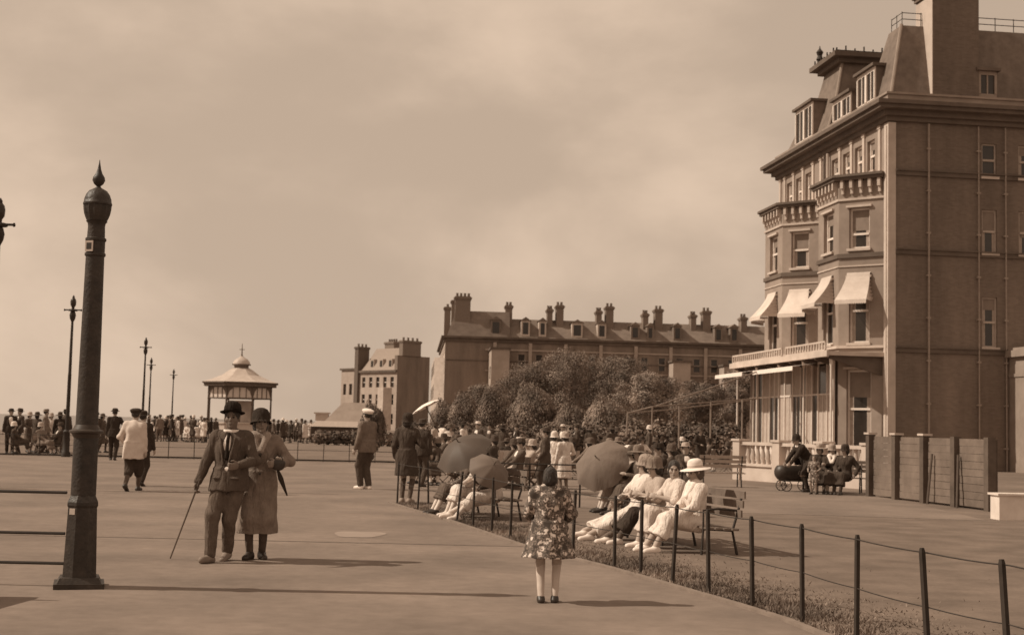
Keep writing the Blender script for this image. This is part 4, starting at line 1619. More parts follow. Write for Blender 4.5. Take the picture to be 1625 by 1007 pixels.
class Fld:
    """a small signed-distance modeller: smooth unions of limbs, meshed with surface nets"""

    def __init__(s, lo, hi, h):
        s.h = h
        s.lo = np.array(lo, float)
        n = np.ceil((np.array(hi, float) - s.lo) / h).astype(int) + 1
        s.n = n
        s.F = np.full(tuple(n), 0.25, np.float32)
        s.ax = [(s.lo[i] + h * np.arange(n[i])).astype(np.float32) for i in range(3)]

    def reg(s, lo, hi, k):
        m = k + 3 * s.h
        i0 = np.maximum(0, np.floor((np.array(lo) - m - s.lo) / s.h).astype(int))
        i1 = np.minimum(s.n, np.ceil((np.array(hi) + m - s.lo) / s.h).astype(int) + 1)
        if (i1 <= i0).any():
            return None
        sl = tuple(slice(a, b) for a, b in zip(i0, i1))
        return sl, s.ax[0][sl[0]][:, None, None], s.ax[1][sl[1]][None, :, None], s.ax[2][sl[2]][None, None, :]

    def comb(s, sl, d, k, op):
        A = s.F[sl]
        if op == 'u':
            hh = np.maximum(k - np.abs(A - d), 0) / max(k, 1e-6)
            s.F[sl] = np.minimum(A, d) - hh * hh * k * 0.25
        else:
            d = -d
            hh = np.maximum(k - np.abs(A - d), 0) / max(k, 1e-6)
            s.F[sl] = np.maximum(A, d) + hh * hh * k * 0.25

    def cap(s, a, b, ra, rb, k=0.02, op='u'):
        a, b = np.array(a, float), np.array(b, float)
        r = max(ra, rb)
        g_ = s.reg(np.minimum(a, b) - r, np.maximum(a, b) + r, k)
        if g_ is None:
            return
        sl, X, Y, Z = g_
        ab = b - a
        L2 = max(1e-9, float(ab @ ab))
        t = np.clip(((X - a[0]) * ab[0] + (Y - a[1]) * ab[1] + (Z - a[2]) * ab[2]) / L2, 0, 1)
        d = np.sqrt((X - a[0] - t * ab[0]) ** 2 + (Y - a[1] - t * ab[1]) ** 2 + (Z - a[2] - t * ab[2]) ** 2) - (ra + (rb - ra) * t)
        s.comb(sl, d, k, op)

    def ell(s, c, r, k=0.02, R=None, op='u'):
        c, r = np.array(c, float), np.array(r, float)
        m = r.max() if R is not None else r
        g_ = s.reg(c - m, c + m, k)
        if g_ is None:
            return
        sl, X, Y, Z = g_
        x, y, z = X - c[0], Y - c[1], Z - c[2]
        if R is not None:
            R = np.array(R)
            x, y, z = (R[0, i] * x + R[1, i] * y + R[2, i] * z for i in range(3))
        k0 = np.sqrt((x / r[0]) ** 2 + (y / r[1]) ** 2 + (z / r[2]) ** 2)
        k1 = np.sqrt((x / r[0] ** 2) ** 2 + (y / r[1] ** 2) ** 2 + (z / r[2] ** 2) ** 2) + 1e-6
        s.comb(sl, k0 * (k0 - 1) / k1, k, op)

    def skirt(s, top, bot, rt, rb, k=0.03, pleat=0.0, npl=9):
        """elliptic cone from top centre to bottom centre; rt, rb = (rx, ry)"""
        m = max(rt + rb)
        lo = [min(top[0], bot[0]) - m, min(top[1], bot[1]) - m, bot[2]]
        hi = [max(top[0], bot[0]) + m, max(top[1], bot[1]) + m, top[2]]
        g_ = s.reg(lo, hi, k)
        if g_ is None:
            return
        sl, X, Y, Z = g_
        t = np.clip((top[2] - Z) / (top[2] - bot[2]), 0, 1)
        x = X - (top[0] + (bot[0] - top[0]) * t)
        y = Y - (top[1] + (bot[1] - top[1]) * t)
        rx = rt[0] + (rb[0] - rt[0]) * t
        ry = rt[1] + (rb[1] - rt[1]) * t
        if pleat:
            an = np.arctan2(y, x)
            w_ = 1 + pleat * t * np.sin(an * npl + 3 * Z)
            rx, ry = rx * w_, ry * w_
        d = (np.sqrt((x / rx) ** 2 + (y / ry) ** 2) - 1) * np.minimum(rx, ry)
        d = np.maximum(d, np.maximum(bot[2] - Z, Z - top[2]))
        s.comb(sl, d.astype(np.float32), k, 'u')

    def keep(s, p, n):
        """cut away everything on the side the normal points to"""
        n = np.array(n, float) / np.linalg.norm(n)
        d = (s.ax[0][:, None, None] - p[0]) * n[0] + (s.ax[1][None, :, None] - p[1]) * n[1] + (s.ax[2][None, None, :] - p[2]) * n[2]
        s.F = np.maximum(s.F, d.astype(np.float32))

    def fold(s, amp, fx=38, fz=16):
        X, Y, Z = s.ax[0][:, None, None], s.ax[1][None, :, None], s.ax[2][None, None, :]
        s.F = s.F + amp * 0.9 * (np.sin(fx * X + 2.2 * np.sin(fz * Z * 0.45) + 7 * Y) * (0.55 + 0.45 * np.sin(fz * 0.7 * Z + 5 * X)) + 0.5 * np.sin(fz * 1.9 * Z + 24 * X + 13 * Y)).astype(np.float32)

    def mesh(s, name, m):
        F, h = s.F, s.h
        F[0, :, :] = F[-1, :, :] = 0.2
        F[:, 0, :] = F[:, -1, :] = 0.2
        F[:, :, 0] = F[:, :, -1] = 0.2
        ins = F < 0
        n = F.shape
        cs = np.zeros((n[0] - 1, n[1] - 1, n[2] - 1), np.int8)
        for i in (0, 1):
            for j in (0, 1):
                for k in (0, 1):
                    cs += ins[i:n[0] - 1 + i, j:n[1] - 1 + j, k:n[2] - 1 + k]
        act = (cs > 0) & (cs < 8)
        ijk = np.argwhere(act)
        if len(ijk) == 0:
            return None
        idx = np.full(act.shape, -1, np.int32)
        idx[act] = np.arange(len(ijk))
        acc = np.zeros((len(ijk), 3))
        cnt = np.zeros(len(ijk))
        corners = [(i, j, k) for i in (0, 1) for j in (0, 1) for k in (0, 1)]
        for a in corners:
            for ax in range(3):
                if a[ax] == 1:
                    continue
                b = list(a)
                b[ax] = 1
                fa = F[ijk[:, 0] + a[0], ijk[:, 1] + a[1], ijk[:, 2] + a[2]]
                fb = F[ijk[:, 0] + b[0], ijk[:, 1] + b[1], ijk[:, 2] + b[2]]
                cr = (fa < 0) != (fb < 0)
                t = np.where(cr, fa / np.where(cr, fa - fb, 1), 0)
                p = np.repeat(np.array(a, float)[None], len(ijk), 0)
                p[:, ax] += t
                acc[cr] += p[cr]
                cnt[cr] += 1
        V = s.lo + h * (ijk + acc / cnt[:, None])
        Q = []
        for ax in range(3):
            o1, o2 = [(1, 2), (2, 0), (0, 1)][ax]
            sl_a = [slice(0, n[i]) for i in range(3)]
            sl_b = list(sl_a)
            sl_a[ax] = slice(0, n[ax] - 1)
            sl_b[ax] = slice(1, n[ax])
            A, B = ins[tuple(sl_a)], ins[tuple(sl_b)]
            e = np.argwhere(A != B)
            ok = (e[:, o1] > 0) & (e[:, o2] > 0) & (e[:, o1] < n[o1] - 1) & (e[:, o2] < n[o2] - 1)
            e = e[ok]
            fl = A[tuple(e.T)]
            c = []
            for d1, d2 in ((-1, -1), (0, -1), (0, 0), (-1, 0)):
                q = e.copy()
                q[:, o1] += d1
                q[:, o2] += d2
                c.append(idx[tuple(q.T)])
            q = np.stack(c, 1)
            q[~fl] = q[~fl][:, ::-1]
            Q.append(q)
        Q = np.concatenate(Q)
        Q = Q[(Q >= 0).all(1)]
        me = bpy.data.meshes.new(name)
        me.vertices.add(len(V))
        me.vertices.foreach_set('co', V.astype(np.float32).ravel())
        me.loops.add(len(Q) * 4)
        me.loops.foreach_set('vertex_index', Q.astype(np.int32).ravel())
        me.polygons.add(len(Q))
        me.polygons.foreach_set('loop_start', np.arange(0, len(Q) * 4, 4, dtype=np.int32))
        me.polygons.foreach_set('use_smooth', np.ones(len(Q), bool))
        me.materials.append(m)
        me.update(calc_edges=True)
        me.validate()
        return me


def ik(a, b, l1, l2, pole):
    a, b, pole = np.array(a, float), np.array(b, float), np.array(pole, float)
    d = b - a
    L = np.linalg.norm(d)
    if L > (l1 + l2) * 0.998:
        b = a + d / L * (l1 + l2) * 0.998
        d = b - a
        L = np.linalg.norm(d)
    u = d / L
    x = (l1 * l1 - l2 * l2 + L * L) / (2 * L)
    hgt = math.sqrt(max(1e-6, l1 * l1 - x * x))
    p = pole - u * (pole @ u)
    p = p / (np.linalg.norm(p) + 1e-9)
    return a + u * x + p * hgt, b


class Skel:
    """1.70 m figure facing -Y; its right side is -X"""

    def __init__(s, pel=(0, 0, 0.92), lean=0.0, side=0.0, head=(0, 0), footL=(0.1, 0, 0), footR=(-0.1, 0, 0), toeL=10, toeR=10,
                 handL=(0.27, -0.05, 0.80), handR=(-0.27, -0.05, 0.80), poleL=(0.5, 1, -0.2), poleR=(-0.5, 1, -0.2), kneeL=(0.1, -1, 0), kneeR=(-0.1, -1, 0), curl=0.5):
        s.pel = np.array(pel, float)
        s.u = np.array([math.sin(side), -math.sin(lean), math.cos(lean) * math.cos(side)])
        s.u /= np.linalg.norm(s.u)
        s.x = np.array([math.cos(side), 0, -math.sin(side)])
        s.y = np.cross(s.u, s.x)            # backwards
        T = lambda x, y, z: s.pel + s.x * x + s.y * y + s.u * z
        s.T = T
        s.RT = np.stack([s.x, s.y, s.u], 1)
        s.neck = T(0, 0.01, 0.50)
        s.head = s.neck + s.u * 0.06 + np.array([0, -0.015, 0.085])
        s.RH = np.array(Matrix.Rotation(head[0], 3, 'Z') @ Matrix.Rotation(head[1], 3, 'X'))
        s.sh = {1: T(0.165, 0.01, 0.44), -1: T(-0.165, 0.01, 0.44)}
        s.hip = {1: T(0.09, 0, -0.03), -1: T(-0.09, 0, -0.03)}
        s.foot, s.toe, s.ank, s.knee, s.elb, s.wri = {}, {}, {}, {}, {}, {}
        for k, f, t, kn in ((1, footL, toeL, kneeL), (-1, footR, toeR, kneeR)):
            pitch = f[3] if len(f) > 3 else 0.0
            an = R_(t) * k
            s.toe[k] = np.array([math.sin(an) * math.cos(pitch), -math.cos(an) * math.cos(pitch), -math.sin(pitch)])
            s.ank[k] = np.array(f[:3], float) + np.array([0, 0, 0.085])
            s.knee[k], s.ank[k] = ik(s.hip[k], s.ank[k], 0.42, 0.42, kn)
        for k, hnd, pl in ((1, handL, poleL), (-1, handR, poleR)):
            s.elb[k], s.wri[k] = ik(s.sh[k], hnd, 0.285, 0.25, pl)
        s.curl = curl
        P = np.array([s.head, s.pel] + [d[k] for d in (s.knee, s.ank, s.elb, s.wri, s.sh) for k in (1, -1)])
        s.lo = P.min(0) - 0.26
        s.hi = P.max(0) + 0.26
        s.lo[2] = min(s.lo[2], -0.05) if P.min(0)[2] < 0.3 else s.lo[2]

    def H(s, x, y, z):
        return s.head + s.RH @ np.array([x, y, z])


def body_mesh(sk, h, hero, fem=False, m=None):
    f = Fld(sk.lo, sk.hi, h)
    T = sk.T
    f.ell(T(0, 0, 0.0), (0.155, 0.105, 0.12), 0.03, sk.RT)
    f.ell(T(0, 0, 0.16), (0.125 if fem else 0.14, 0.09, 0.14), 0.06, sk.RT)
    f.ell(T(0, -0.005, 0.32), (0.15, 0.105, 0.16), 0.06, sk.RT)
    f.cap(sk.sh[1], sk.sh[-1], 0.062, 0.062, 0.06)
    f.cap(T(0, 0.01, 0.44), sk.head, 0.056, 0.05, 0.03)
    for k in (1, -1):
        f.cap(sk.hip[k], sk.knee[k], 0.085, 0.056, 0.04)
        f.cap(sk.knee[k], sk.ank[k], 0.055, 0.036, 0.03)
        f.cap(sk.ank[k] + [0, 0, -0.045], sk.ank[k] + sk.toe[k] * 0.14 + [0, 0, -0.06], 0.035, 0.026, 0.02)
        f.cap(sk.sh[k], sk.elb[k], 0.05, 0.038, 0.03)
        f.cap(sk.elb[k], sk.wri[k], 0.04, 0.026, 0.02)
        d = sk.wri[k] - sk.elb[k]
        d = d / np.linalg.norm(d)
        inn = np.array([-k * 1.0, -0.25, 0.0])
        inn = inn - d * (inn @ d)
        inn /= np.linalg.norm(inn) + 1e-9
        sd_ = np.cross(d, inn)
        sd_ = sd_ if sd_[1] < 0 or abs(sd_[1]) < 0.05 else -sd_
        w0 = sk.wri[k]
        Rm = np.stack([sd_, inn, d], 1)
        f.ell(w0 + d * 0.05, (0.042, 0.02, 0.055), 0.015, Rm)
        if hero:
            c = sk.curl
            for q, (o, ln) in enumerate(((0.030, 0.066), (0.011, 0.075), (-0.009, 0.07), (-0.028, 0.055))):
                b0 = w0 + d * 0.088 + sd_ * o
                m1 = b0 + (d * math.cos(c) + inn * math.sin(c)) * ln * 0.5
                m2 = m1 + (d * math.cos(c * 2.3) + inn * math.sin(c * 2.3)) * ln * 0.5
                f.cap(b0, m1, 0.0105, 0.010, 0.005)
                f.cap(m1, m2, 0.010, 0.0085, 0.004)
            t0 = w0 + d * 0.03 + sd_ * 0.035
            t1 = t0 + (d * 0.7 + sd_ * 0.55 + inn * 0.3) * 0.04
            f.cap(t0, t1, 0.013, 0.011, 0.008)
            f.cap(t1, t1 + (d * 0.8 + inn * 0.5) * 0.03, 0.011, 0.009, 0.004)
        else:
            f.cap(w0 + d * 0.07, w0 + d * 0.13 + inn * 0.02, 0.032, 0.02, 0.02)
    # head
    HH = sk.H
    f.ell(HH(0, 0.012, 0.03), (0.075, 0.093, 0.09), 0.02, sk.RH)
    f.ell(HH(0, -0.018, -0.045), (0.056, 0.066, 0.072), 0.035, sk.RH)
    f.cap(HH(0, -0.085, 0.012), HH(0, -0.107, -0.03), 0.010, 0.014, 0.014)
    for k in (1, -1):
        f.ell(HH(k * 0.078, 0.012, -0.005), (0.012, 0.022, 0.034), 0.008, sk.RH)
        if hero:
            f.ell(HH(k * 0.031, -0.098, 0.008), (0.016, 0.014, 0.010), 0.012, sk.RH, 's')
            f.cap(HH(k * 0.018, -0.088, 0.026), HH(k * 0.046, -0.078, 0.024), 0.008, 0.007, 0.012)
            f.ell(HH(k * 0.045, -0.055, -0.025), (0.022, 0.02, 0.02), 0.02, sk.RH)
    if hero:
        f.cap(HH(-0.02, -0.081, -0.062), HH(0.02, -0.081, -0.062), 0.006, 0.006, 0.008)
        f.cap(HH(-0.018, -0.089, -0.069), HH(0.018, -0.089, -0.069), 0.002, 0.002, 0.004, 's')
        f.cap(HH(-0.014, -0.078, -0.075), HH(0.014, -0.078, -0.075), 0.007, 0.007, 0.008)
        f.ell(HH(0, -0.074, -0.1), (0.02, 0.016, 0.016), 0.02, sk.RH)
    return f.mesh('body', m or SKIN)


def torso_field(sk, h, off, hem=None, sleeve=1.0, fem=False, loose=0.0, cuff=0.0, flare=0.0):
    """upper garment: torso plus sleeves; sleeve = share of the arm covered"""
    f = Fld(sk.lo - off, sk.hi + off, h)
    T = sk.T
    f.ell(T(0, -0.005, 0.31), (0.165 + off, 0.115 + off, 0.18), 0.05, sk.RT)
    f.ell(T(0, -0.0, 0.12), ((0.135 if fem else 0.15) + off + loose, 0.10 + off + loose, 0.17), 0.07, sk.RT)
    f.cap(sk.sh[1] - sk.u * .015, sk.sh[-1] - sk.u * .015, 0.062 + off * .6, 0.062 + off * .6, 0.06)
    f.cap(T(0, 0.012, 0.44), T(0, 0.01, 0.50), 0.068, 0.06, 0.03)
    for k in (1, -1):
        f.cap(T(k * 0.03, 0.012, 0.475), sk.sh[k], 0.05 + off * .5, 0.05 + off * .5, 0.04)
    for k in (1, -1):
        e = sk.elb[k]
        f.cap(sk.sh[k], e, 0.056 + off * .6, 0.045 + off * .55, 0.04)
        if sleeve > 0.5:
            w_ = e + (sk.wri[k] - e) * (sleeve - 0.5) * 2
            f.cap(e, w_, 0.045 + off * .55, 0.033 + off * .5 + cuff, 0.025)
    return f


def add_legs(f, sk, off, hip=True, upto=1.0, loose=0.02):
    if hip:
        f.ell(sk.T(0, 0, 0.0), (0.165 + off, 0.115 + off, 0.14), 0.04, sk.RT)
    for k in (1, -1):
        f.cap(sk.hip[k], sk.knee[k], 0.09 + off, 0.062 + off * .7 + loose * .4, 0.05)
        if upto > 0.5:
            e = sk.knee[k] + (sk.ank[k] - sk.knee[k]) * (upto - 0.5) * 2
            f.cap(sk.knee[k], e, 0.061 + off * .7 + loose * .4, 0.044 + off * .5 + loose * .6, 0.03)


HAT_PROF = {
    'bowler': ([(0.138, 0.012), (0.132, 0.006), (0.10, 0.004), (0.094, 0.01), (0.096, 0.03), (0.094, 0.07), (0.082, 0.105), (0.055, 0.13), (0.02, 0.14), (0.001, 0.141)], 1.12),
    'trilby': ([(0.15, 0.0), (0.145, 0.004), (0.098, 0.006), (0.094, 0.05), (0.082, 0.09), (0.05, 0.10), (0.02, 0.088), (0.001, 0.085)], 1.15),
    'boater': ([(0.165, 0.0), (0.165, 0.007), (0.095, 0.007), (0.095, 0.075), (0.09, 0.08), (0.001, 0.082)], 1.1),
    'brim': ([(0.20, -0.02), (0.195, -0.014), (0.10, 0.008), (0.100, 0.03), (0.098, 0.07), (0.085, 0.105), (0.05, 0.125), (0.001, 0.13)], 1.08),
    'cloche': ([(0.125, -0.055), (0.118, -0.05), (0.104, -0.02), (0.103, 0.02), (0.098, 0.065), (0.08, 0.10), (0.045, 0.12), (0.001, 0.125)], 1.12),
    'cap': ([(0.10, -0.005), (0.105, 0.01), (0.12, 0.035), (0.115, 0.06), (0.07, 0.08), (0.001, 0.085)], 1.15),
}


def hat_mesh(sk, kind, m, band=None):
    prof, sy = HAT_PROF[kind]
    c = sk.H(0, 0.012, 0.055)
    M = Matrix.Translation(Vector(c)) @ Matrix(sk.RH.tolist()).to_4x4() @ Matrix.Rotation(R_(-6), 4, 'X')
    mb = MB()
    mb.lathe(prof, 28, M, sy=sy, caps=False)
    if kind == 'cap':
        mb.lathe([(0.001, 0.0), (0.06, 0.0), (0.065, 0.006), (0.055, 0.012), (0.001, 0.014)], 18, M @ Matrix.Translation((0, -0.105, -0.002)) @ Matrix.Rotation(R_(14), 4, 'X'), sy=0.85, caps=False)
    return mb.mesh('hat', m, True)


def person(name, label, loc, rz, H=1.70, sk=None, outfit=(), hair=None, hat=None, hero=True, fem=False, group=None, h=None, cat='person', skin=None):
    """outfit: list of (kind, material, options)"""
    t = thing(name, label, cat, loc, rz, group, H / 1.70)
    hb = h or (0.0085 if hero else 0.02)
    hc = h or (0.011 if hero else 0.022)
    obj('body', body_mesh(sk, hb, hero, fem, skin), t)
    if hero:
        for k in (1, -1):
            mb = MB()
            mb.lathe([(0.0, -0.011), (0.008, -0.008), (0.011, 0), (0.008, 0.008), (0.0, 0.011)], 10, Matrix.Translation(Vector(sk.H(k * 0.031, -0.083, 0.008))), caps=False)
            mb.build('eye', EYE_M, t, True)
            mb = MB()
            mb.tube([sk.H(k * 0.018, -0.094, 0.027), sk.H(k * 0.034, -0.091, 0.031), sk.H(k * 0.05, -0.08, 0.026)], 0.0035, 5)
            mb.build('eyebrow', HAIR_DARK, t)
        mb = MB()
        mb.tube([sk.H(-0.019, -0.088, -0.068), sk.H(0, -0.093, -0.067), sk.H(0.019, -0.088, -0.068)], [0.003, 0.006, 0.003], 6)
        mb.build('lips', mat('lips', 0.13), t, True)
    if hair:
        hm, style = hair
        f = Fld(sk.head - 0.24, sk.head + 0.24, hc * 0.9)
        f.ell(sk.H(0, 0.022, 0.035), (0.086, 0.102, 0.097), 0.01, sk.RH)
        if style == 'bob':
            f.ell(sk.H(0, 0.035, -0.035), (0.092, 0.085, 0.085), 0.03, sk.RH)
        elif style == 'bun':
            f.ell(sk.H(0, 0.11, -0.02), (0.045, 0.045, 0.045), 0.02, sk.RH)
        f.ell(sk.H(0, -0.09, -0.06), (0.066, 0.085, 0.12), 0.01, sk.RH, 's')
        f.keep(sk.H(0, 0, -0.105 if style == 'bob' else -0.05), sk.RH @ np.array([0, -0.35, -1.0]))
        me = f.mesh('hair', hm)
        if me:
            obj('hair', me, t)
    if hat:
        o = obj('hat', hat_mesh(sk, hat[0], hat[1]), t)
        if len(hat) > 2:
            prof, sy = HAT_PROF[hat[0]]
            c = sk.H(0, 0.012, 0.055)
            M = Matrix.Translation(Vector(c)) @ Matrix(sk.RH.tolist()).to_4x4() @ Matrix.Rotation(R_(-6), 4, 'X')
            mb = MB()
            r0 = 0.1005 if hat[0] in ('brim', 'boater', 'trilby') else 0.099
            mb.lathe([(r0, 0.012), (r0 + 0.001, 0.02), (r0 - 0.001, 0.04)], 28, M, sy=sy, caps=False)
            mb.build('hat_band', hat[2], o, True)
    for kind, m, *op in outfit:
        op = op[0] if op else {}
        f = None
        if kind in ('jacket', 'coat', 'blouse', 'dress', 'shirt', 'jumper'):
            off = {'jacket': 0.024, 'coat': 0.028, 'blouse': 0.014, 'dress': 0.014, 'shirt': 0.009, 'jumper': 0.02}[kind] + op.get('off', 0)
            f = torso_field(sk, hc, off, sleeve=op.get('sleeve', 0.97), fem=fem, cuff=op.get('cuff', 0.0), loose=op.get('loose', 0.0))
            if op.get('seated'):
                if kind in ('dress', 'coat'):
                    for k in (1, -1):
                        f.cap(sk.hip[k], sk.knee[k], 0.115, 0.085, 0.09)
                        e = sk.knee[k] + (sk.ank[k] - sk.knee[k]) * op.get('drop', 0.6)
                        f.cap(sk.knee[k], e, 0.085, 0.085, 0.07)
                    f.cap((sk.hip[1] + sk.hip[-1]) / 2, (sk.knee[1] + sk.knee[-1]) / 2, 0.10, 0.08, 0.10)
                    ke = [(sk.knee[k] + (sk.ank[k] - sk.knee[k]) * op.get('drop', 0.6)) for k in (1, -1)]
                    f.cap(*ke, 0.075, 0.075, 0.08)
                    d = (ke[0] + ke[1]) / 2 - (sk.knee[1] + sk.knee[-1]) / 2
                    f.keep((ke[0] + ke[1]) / 2 + d / (np.linalg.norm(d) + 1e-9) * 0.01, d)
                else:
                    f.ell(sk.T(0, 0, 0.0), (0.17 + off, 0.12 + off, 0.12), 0.05, sk.RT)
            else:
                hem = op.get('hem', 0.80)
                fl = op.get('flare', 0.0)
                bx = (sk.ank[1] + sk.ank[-1]) / 2 * 0.55 + sk.pel * 0.45
                zt = sk.pel[2] + 0.10
                tt = (zt - hem) / max(0.1, zt)
                bc = (sk.pel[0] + (bx[0] - sk.pel[0]) * tt, sk.pel[1] + (bx[1] - sk.pel[1]) * tt, hem)
                f.skirt((sk.pel[0], sk.pel[1], zt), bc, (0.165 + off, 0.12 + off), (0.175 + off + fl, 0.135 + off + fl), 0.05, op.get('pleat', 0.0), op.get('npl', 9))
                for k in (1, -1):
                    f.cap(sk.hip[k], sk.knee[k], 0.10 + off * .5, 0.07 + off * .6, 0.05)
                    if hem < 0.5:
                        f.cap(sk.knee[k], sk.ank[k], 0.07 + off * .6, 0.06 + off * .6, 0.05)
                f.keep((0, 0, hem), (0, 0, -1))
            if op.get('vneck'):
                lo = op['vneck']
                f.cap(sk.T(0, -0.165, 0.54), sk.T(0, -0.15, lo), 0.115, 0.03, 0.005, 's')
            else:
                f.cap(sk.T(0, -0.03, 0.56), sk.T(0, -0.12, 0.48), 0.07, 0.03, 0.01, 's')
            if kind == 'jacket' and hero and op.get('vneck') and not op.get('seated'):
                for k in (1, -1):
                    f.cap(sk.T(k * 0.085, -0.115, 0.44), sk.T(k * 0.03, -0.158, op['vneck'] + 0.05), 0.012, 0.014, 0.008)
                    f.ell(sk.T(k * 0.105, -0.145, 0.0), (0.055, 0.02, 0.012), 0.008, sk.RT)
            f.fold(op.get('fold', 0.004))
        elif kind == 'skirt':
            f = Fld(sk.lo - 0.05, sk.hi + 0.05, hc)
            hem = op.get('hem', 0.40)
            f.skirt((sk.pel[0], sk.pel[1], sk.pel[2] + 0.12), (sk.pel[0], sk.pel[1], hem), (0.15, 0.11), (0.2 + op.get('flare', 0), 0.17 + op.get('flare', 0)), 0.03, op.get('pleat', 0.04))
        elif kind in ('trousers', 'breeches', 'stockings'):
            f = Fld(sk.lo - 0.02, sk.hi + 0.02, hc)
            if kind == 'trousers':
                add_legs(f, sk, 0.012 + op.get('off', 0), upto=0.98)
            elif kind == 'breeches':
                add_legs(f, sk, 0.03, upto=0.66, loose=0.05)
            else:
                for k in (1, -1):
                    f.cap(sk.knee[k], sk.ank[k], 0.059, 0.041, 0.02)
            f.fold(op.get('fold', 0.003), 30, 22)
        elif kind == 'shoes':
            for k in (1, -1):
                f = Fld(sk.ank[k] - 0.26, sk.ank[k] + 0.26, min(hc, 0.014))
                a = sk.ank[k]
                tv = sk.toe[k]
                f.cap(a + [0, 0, -0.02], a + [0, 0, -0.05] - tv * 0.02, 0.044, 0.042, 0.02)
                f.cap(a + np.array([0, 0, -0.052]) - tv * 0.045, a + np.array([0, 0, -0.058]) + tv * 0.15, 0.036, 0.036, 0.03)
                f.cap(a + np.array([0, 0, -0.03]), a + np.array([0, 0, -0.055]) + tv * 0.12, 0.042, 0.03, 0.03)
                if sk.ank[k][2] < 0.14:
                    f.keep((0, 0, 0.002), (0, 0, -1))
                me = f.mesh('shoe', m)
                if me:
                    obj('shoe', me, t)
            continue
        elif kind == 'scarf':
            f = Fld(sk.neck - 0.25, sk.neck + 0.25, hc)
            f.cap(sk.T(0.07, -0.02, 0.50), sk.T(-0.07, -0.02, 0.50), 0.06, 0.06, 0.03)
            f.cap(sk.T(0.07, -0.05, 0.48), sk.T(0.02, -0.14, 0.33), 0.045, 0.03, 0.03)
            f.cap(sk.T(-0.07, -0.05, 0.48), sk.T(-0.02, -0.14, 0.33), 0.045, 0.03, 0.03)
        elif kind == 'sash':
            f = Fld(sk.lo, sk.hi, hc)
            f.ell(sk.T(0, 0, 0.12), (0.135 + 0.026 + op.get('off', 0), 0.10 + 0.026 + op.get('off', 0), 0.17), 0.01, sk.RT)
            f.keep(sk.T(0, 0, 0.10), sk.u)
            f.keep(sk.T(0, 0, 0.05), -sk.u)
        elif kind == 'tie':
            f = Fld(sk.neck - 0.4, sk.neck + 0.3, hc * 0.8)
            f.cap(sk.T(0, -0.085, 0.48), sk.T(0, -0.122, 0.40), 0.018, 0.018, 0.01)
            f.cap(sk.T(0, -0.122, 0.40), sk.T(0, -0.132, 0.22), 0.016, 0.026, 0.01)
        elif kind == 'collar':
            f = Fld(sk.neck - 0.25, sk.neck + 0.25, hc * 0.8)
            f.cap(sk.T(0.03, 0.0, 0.505), sk.T(-0.03, 0.0, 0.505), 0.064, 0.064, 0.02)
            f.keep(sk.T(0, 0, 0.525), sk.u)
            f.keep(sk.T(0, 0, 0.475), -sk.u)
        elif kind == 'waistcoat':
            f = torso_field(sk, hc, 0.016, sleeve=0.0, fem=fem)
            f.ell(sk.T(0, 0, 0.02), (0.165, 0.12, 0.08), 0.04, sk.RT)
            for k in (1, -1):
                f.cap(sk.sh[k] + sk.x * k * 0.03, sk.elb[k], 0.09, 0.09, 0.01, 's')
            f.cap(sk.T(0, -0.15, 0.54), sk.T(0, -0.14, 0.26), 0.085, 0.02, 0.005, 's')
        me = f.mesh(kind, m)
        if me:
            g_ = obj(kind, me, t)
            if kind in ('coat', 'dress') and hero and not op.get('seated') and fem:
                for z in (0.30, 0.20, 0.08):
                    mb = MB()
                    c = sk.T(0.02, -0.17, z)
                    mb.lathe([(0.001, -0.006), (0.014, -0.005), (0.014, 0.005), (0.001, 0.008)], 10, Matrix.Translation(Vector(c)) @ Matrix.Rotation(R_(90), 4, 'X'), caps=False)
                    mb.build('button', LEATHER, g_, True)
    return t


def at_px(x, y):
    p = G(x, y)
    return (p.x, p.y, 0)


# ------------------------------------------------------------------ the couple
ml = at_px(356, 891)
sk = Skel(pel=(0.02, 0.02, 0.915), lean=0.02, head=(R_(10), R_(-4)), footR=(-0.11, -0.16, 0.0, -0.1), footL=(-0.03, 0.16, 0.02, 0.22), toeR=14, toeL=0,
          handR=(-0.32, -0.10, 0.80), poleR=(-0.7, 0.8, 0), handL=(0.20, -0.24, 1.06), poleL=(0.8, 0.7, -0.6), curl=0.9)
man = person('person', 'man in dark suit and bowler hat strolling with a walking stick', ml, R_(-8), 1.70, sk, [
    ('shirt', CANVAS), ('collar', CANVAS), ('tie', cloth(0.03)), ('waistcoat', cloth(0.08)),
    ('jacket', cloth(0.095), {'hem': 0.77, 'vneck': 0.10, 'flare': 0.012, 'fold': 0.005}),
    ('trousers', cloth(0.12), {'off': 0.0, 'fold': 0.005}), ('shoes', mat('pale_spats', 0.22, rough=0.7))],
    (HAIR_DARK, 'short'), ('bowler', cloth(0.025), cloth(0.018)), skin=mat('tanned_skin', 0.17, rough=0.6, var=0.08, scale=9))
wr = sk.wri[-1]
MW = Matrix.Translation(Vector(ml)) @ Matrix.Rotation(R_(-8), 4, 'Z')
top = MW @ Vector(wr + np.array([0.01, -0.05, -0.05]))
tip = at_px(270, 887)
mb = MB()
Vt = Vector(tip) + Vector((0, 0, 0.012))
dirc = (top - Vt).normalized()
mb.tube([Vt - top, Vector((0, 0, 0)), dirc * 0.10], [0.008, 0.010, 0.011], 8)
st = mb.build('walking_stick', WOOD_DARK, None, True)
st.location = top
tag(st, 'slim walking stick held by the man in the bowler hat', 'walking stick')

